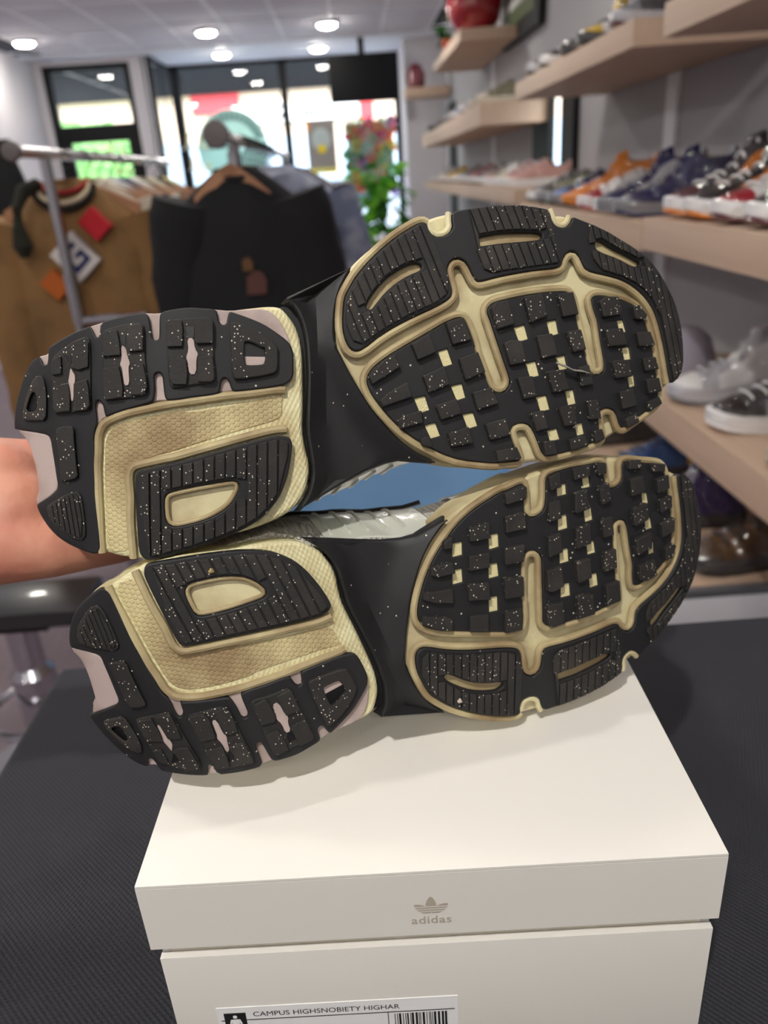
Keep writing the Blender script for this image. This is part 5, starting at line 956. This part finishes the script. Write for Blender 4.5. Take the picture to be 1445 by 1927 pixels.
data = [  # top shelf
 ('grey blue low sneaker at the far end of the top right shelf', 3.17, 1.612, LG, DG, G_, LG, K, 0), ('white and olive sneaker second on the top right shelf', 2.97, 1.612, OL, K, W, W, K, 0),
 ('yellow and black high sneaker on the top right shelf', 2.70, 1.612, YL, DG, K, DG, K, 1), ('white topped dark sneaker behind the yellow one on the top shelf', 2.52, 1.612, W, YL, K, DG, K, 1),
 ('black low sneaker with grey toe at the near end of the top shelf', 2.20, 1.612, K, G_, K, LG, MR, 0),
 # mid near shelf
 ('black high top with orange side and white midsole, right shelf', 1.745, 1.203, DG, MR, OR, W, OR, 1), ('black high top with orange heel beside it, right shelf', 1.625, 1.203, K, K, OR, W, OR, 1),
 ('red and white high top on the right shelf', 1.50, 1.203, W, R, R, W, MR, 1), ('black toed white high top nearer on the right shelf', 1.375, 1.203, R, K, W, W, MR, 1), ('black sneaker with cream midsole at the right frame edge', 1.245, 1.203, K, DG, W, CR, K, 0),
 # middle shelf
 ('dark grey sneaker with lime laces, left end of middle shelf', 3.16, 1.188, DG, G_, GN, W, K, 0), ('black and white sneaker beside the lime one', 2.97, 1.188, OL, K, GN, G_, K, 0), ('blue sneaker with grey toe on the middle shelf', 2.80, 1.188, NV, BL, BL, G_, K, 0),
 ('bright orange sneaker on the middle shelf', 2.60, 1.188, OR, OR, OR, OR, K, 1), ('red toed white sneaker on the middle shelf', 2.42, 1.188, W, R, LG, W, R, 0), ('navy blue sneaker with grey midsole on the middle shelf', 2.24, 1.188, NV, NV, LG, G_, G_, 1), ('all navy high sneaker at the near end of the middle shelf', 2.06, 1.188, NV, NV, NV, G_, NV, 1),
 # low shelf
 ('white and grey sneaker on the low right shelf', 1.62, .828, LG, W, W, LG, G_, 1), ('black sneaker with white sole on the low right shelf', 1.42, .828, DG, K, G_, W, W, 1), ('cream sneaker with tan sole on the low right shelf', 1.205, .828, CR, CR, CR, CR, TN, 0), ('dark green and white sneaker at the low right frame edge', 1.02, .828, K, W, W, CR, K, 0),
 # far shelf, pink ones
 ('large pale pink sneaker at the near end of the far shelf', 3.62, 1.235, PK, PK, PK, W, W, 0), ('second pink sneaker on the far shelf', 3.92, 1.235, PK, CR, PK, W, W, 0), ('olive and pink sneaker on the far shelf', 4.25, 1.235, OL, PK, CR, W, W, 0), ('grey sneaker with red stripe on the far shelf', 4.6, 1.235, G_, DG, R, W, K, 0), ('dark red sneaker on the far shelf', 5.0, 1.235, R, G_, R, W, K, 0),
 ('grey mesh sneaker on the far shelf beside the yellow one', 5.5, 1.235, G_, LG, DG, W, K, 0), ('yellow sneaker at the far end of the far shelf', 6.2, 1.235, YL, CR, YL, W, K, 0), ('small white sneaker at the window end of the far shelf', 6.9, 1.235, W, LG, W, W, G_, 0),
 # small grey ones
 ('pale olive sneaker at the near end of the upper far shelf', 4.40, 1.615, OL, CR, OL, CR, CR, 0), ('second pale olive sneaker on the upper far shelf', 4.72, 1.615, CR, OL, OL, CR, CR, 0), ('silver grey sneaker on the upper far shelf', 5.1, 1.615, LG, G_, LG, W, G_, 0), ('blue grey sneaker on the upper far shelf', 5.5, 1.615, G_, BL, LG, W, G_, 0), ('grey sneaker with gold side on the upper far shelf', 5.95, 1.615, G_, LG, OL, G_, K, 0), ('dark sneaker with red heel on the upper far shelf', 6.5, 1.615, DG, MR, DG, G_, K, 0), ('black sneaker at the window end of the upper far shelf', 7.1, 1.615, K, DG, K, DG, K, 0),
]
jit = random.Random(5)
GR = {1.612: 'shoes on the top right shelf', 1.203: 'shoes on the near middle shelf', 1.188: 'shoes on the middle shelf', .828: 'shoes on the low right shelf', 1.235: 'shoes on the far shelf', 1.615: 'shoes on the upper far shelf'}
for lab, y, z, up, cap, side, sole, out, hi in data:
    shop_shoe('sneaker', lab, .955, y, z + .0004, PIs + (jit.uniform(-.03, .03) if z == 1.203 else jit.uniform(-.09, .09)), up, cap, side, sole, out, hi, GR[z], 1.0)
for lab, x, y, up, cap, side in (('purple sneaker on the low bench at the lower right', .86, 1.62, PU, PU, PU), ('dark blue and yellow sneaker behind the purple one on the bench', .90, 1.95, BL, YL, BL), ('dark teal sneaker deep on the low bench', .92, 2.25, DG, GN, DG), ('shiny brown sneaker at the right edge of the low bench', .93, 1.43, (96, 70, 44), (70, 50, 30), (96, 70, 44))):
    shop_shoe('sneaker', lab, x, y, .5304, PIs + jit.uniform(-.15, .1), up, cap, side, DG, K, 1 if up == PU else 0, 'shoes on the low bench')
cp = thing('cap', 'pale lilac grey rounded cap on the low shelf behind the shoe toe', 'hat', (.80, 1.93, .8285))
obj('crown', lathe([(.085, 0), (.088, .03), (.075, .075), (.045, .10), (.012, .108)], 24), mat('cap_grey', (168, 164, 178), .8), cp); obj('brim', prism([(.075 * math.cos(a) - .03 * (math.cos(a) < 0) - .05, .075 * math.sin(a)) for a in [math.pi * (.5 + k / 10) for k in range(11)]], 0, .006, 'xy'), MATS['cap_grey'], cp)
# vase, jar, frame
vs_ = thing('vase', 'large round red vase on the high short shelf', 'vase', (.80, 5.35, 2.035)); obj('vase_body', lathe([(.06, 0), (.09, .01), (.15, .09), (.165, .17), (.15, .25), (.09, .32), (.06, .34), (.065, .37), (.05, .37), (.045, .33)], 32), mat('vase_red', (140, 20, 34), .25, coat=.5), vs_)
iv = thing('trailing_plant', 'small green trailing plant beside the red vase', 'plant', (.73, 5.95, 2.035)); obj('pot', lathe([(.05, 0), (.065, .08), (.055, .08)], 18), mat('pot_clay', (160, 70, 50), .7), iv)
for i in range(34):
    a = jit.uniform(0, 6.28); o = obj('leaf', lme, None, iv, (.05 * math.cos(a), .05 * math.sin(a), .08 + jit.uniform(-.01, .09))); o.scale = (.07,) * 3; o.rotation_euler = (jit.uniform(-.5, .5), jit.uniform(-.6, .6), a); o.material_slots[0].link = 'OBJECT'; o.material_slots[0].material = M_l[2]
pf = thing('picture_frame', 'black framed picture on the wall between the upper shelves', 'picture', (XR - .013, 4.42, 1.96), 0)
obj('frame', box(-.03, 0, 0, 0, 1.0, .55, .004), M_frame, pf); obj('picture_sheet', box(-.034, .1, .08, -.0305, .9, .47), mat('picture_brown', (92, 84, 76), .3), pf); obj('picture_band', box(-.0365, .1, .08, -.0345, .9, .16), mat('picture_green', (96, 112, 84), .3), pf); obj('picture_band', box(-.0365, .1, .16, -.0345, .9, .20), mat('picture_white', (200, 206, 204), .3), pf)
js = thing('wall_shelf', 'small far corner shelf under the dark red jar', 'shelf', (.70, 8.35, 1.97), 0, 'wooden wall shelves on the right'); obj('board', box(-.12, -.12, 0, .3, .3, .08, .002), MATS['shelf_wood'], js)
jr = thing('jar', 'dark red lidded jar on the small far corner shelf', 'jar', (.685, 8.35, 2.0504)); obj('jar_body', lathe([(.05, 0), (.085, .02), (.09, .12), (.06, .17), (.055, .17)], 24), mat('jar_red', (112, 40, 52), .3, coat=.5), jr); obj('jar_lid', lathe([(.06, .171), (.065, .19), (.02, .205), (.01, .22)], 20), MATS['jar_red'], jr)
# ---------------------------------------------------------------- street outside
st = struct('street_ground', box(-30, YF + 1.2, -.3, 30, 60, -.15), mat('asphalt', (120, 122, 126), .9))
struct('pavement', box(-14, YF + 1.05, -.15, 14, 12.2, -.05), mat('pavement_slab', (168, 166, 164), .9))
cn = thing('shop_canopy', 'dark grey fascia canopy outside above the shop windows', 'canopy', (-1.0, 10.6, 2.33)); M_can = mat('canopy_grey', (26, 28, 33), .7)
obj('canopy_front', box(-3.6, 0, 0, 2.6, .05, .62), M_can, cn); obj('canopy_roof', box(-3.6, -.55, .56, 2.6, 0, .62), M_can, cn)
for x in (-3.55, 2.5): obj('canopy_bracket', box(x, -.55, .4, x + .05, 0, .56), M_can, cn)
bl = thing('street_building', 'pale shop building across the street with a white nail shop sign', 'building', (0, 24, -.15))
obj('building_wall', box(-12, 0, 0, 12, 6, 8.5), mat('render_beige', (226, 206, 186), .9), bl)
obj('sign_board', box(-3.1, -.12, 2.95, .35, -.02, 3.4), mat('sign_white', (250, 250, 250), .5), bl); so = obj('sign_letters', text_mesh("3 2  Nails", .44, .01, .008), mat('sign_ink', (20, 22, 30), .6), bl, (-1.35, -.14, 3.05)); so.rotation_euler = (math.pi / 2, 0, 0)
obj('sign_board', box(-4.2, -.1, 3.25, -2.9, -.02, 3.75), mat('sign_red', (214, 66, 74), .6), bl); obj('sign_board', box(.4, -.1, 2.9, .75, -.02, 3.35), MATS['sign_red'], bl)
for x in (-11, -8.4, -5.8, -3.0, -.2, 2.6, 5.4, 8.2): f = obj('shop_window', box(x, -.05, .5, x + 2.3, -.01, 2.6), mat('shop_glass', (186, 208, 228), .2), bl); obj('window_bar', box(x + 1.1, -.09, .5, x + 1.2, -.055, 2.6), M_trim, f)
for x in (-10.5, -7.5, -4.8, -1.4, 1.9, 5.0, 8.4):
    f = obj('upper_window', box(x, -.05, 4.0, x + 1.3, -.01, 5.6), mat('upper_glass', (170, 204, 224), .2), bl); obj('window_bar', box(x + .6, -.09, 4.0, x + .68, -.055, 5.6), M_trim, f)
obj('cornice', box(-12, -.3, 3.75, 12, 0, 3.95), MATS['sign_white'], bl)
for i, (x, y, h) in enumerate(((-8.9, 19, 2.4), (-7.3, 22.3, 2.1), (-5.6, 19.6, 1.8))):
    tr = thing('street_tree', ['round green street tree left of the door', 'green street tree beside the round one', 'small green street tree nearest the nail shop'][i], 'tree', (x, y, -.15), 0, 'street trees outside')
    bm = bmesh.new(); bmesh.ops.create_icosphere(bm, subdivisions=4, radius=1.1)
    for v in bm.verts: v.co *= 1 + .18 * math.sin(v.co.x * 9 + i) * math.sin(v.co.y * 8) * math.cos(v.co.z * 7)
    obj('crown', bm_mesh(bm), mat('tree_green', (120, 170, 96), .8, bump=1, bscale=8, dirt=(70, 120, 60), dscale=5), tr, (0, 0, h)); obj('trunk', tube([(0, 0, 0), (0, 0, 1.5)], .09, 10), mat('bark', (96, 80, 66), .9), tr)
car = thing('parked_car', 'pale blue car parked outside in front of the shop window', 'car', (-.35, 13.2, -.15))
M_car = mat('car_paint', (206, 218, 230), .25, coat=.8)
obj('car_body', prism(chaikin([(-2.1, .35), (2.1, .35), (2.15, .75), (1.95, .95), (1.2, 1.0), (-.9, 1.02), (-1.9, .95), (-2.15, .7)], 2), -.85, .85), M_car, car); obj('car_cabin', prism(chaikin([(-1.3, 1.0), (1.35, 1.0), (.8, 1.5), (-.7, 1.52)], 1), -.74, .74), M_car, car)
for a, b in ((-.98, -.02), (.06, .92)): obj('car_window', prism([(a, 1.06), (b, 1.06), (b - .12 * (b > .5), 1.42), (a + .3 * (a < -.5), 1.42)], -.765, -.745), mat('car_glass', (66, 82, 98), .1), car)
for x in (-1.3, 1.3):
    for y in (-.8, .8): o = obj('wheel', lathe([(.12, -.1), (.31, -.1), (.33, 0), (.31, .1), (.12, .1)], 24), mat('tyre', (40, 40, 44), .8), car, (x, y, .33)); o.rotation_euler = (math.pi / 2, 0, 0)
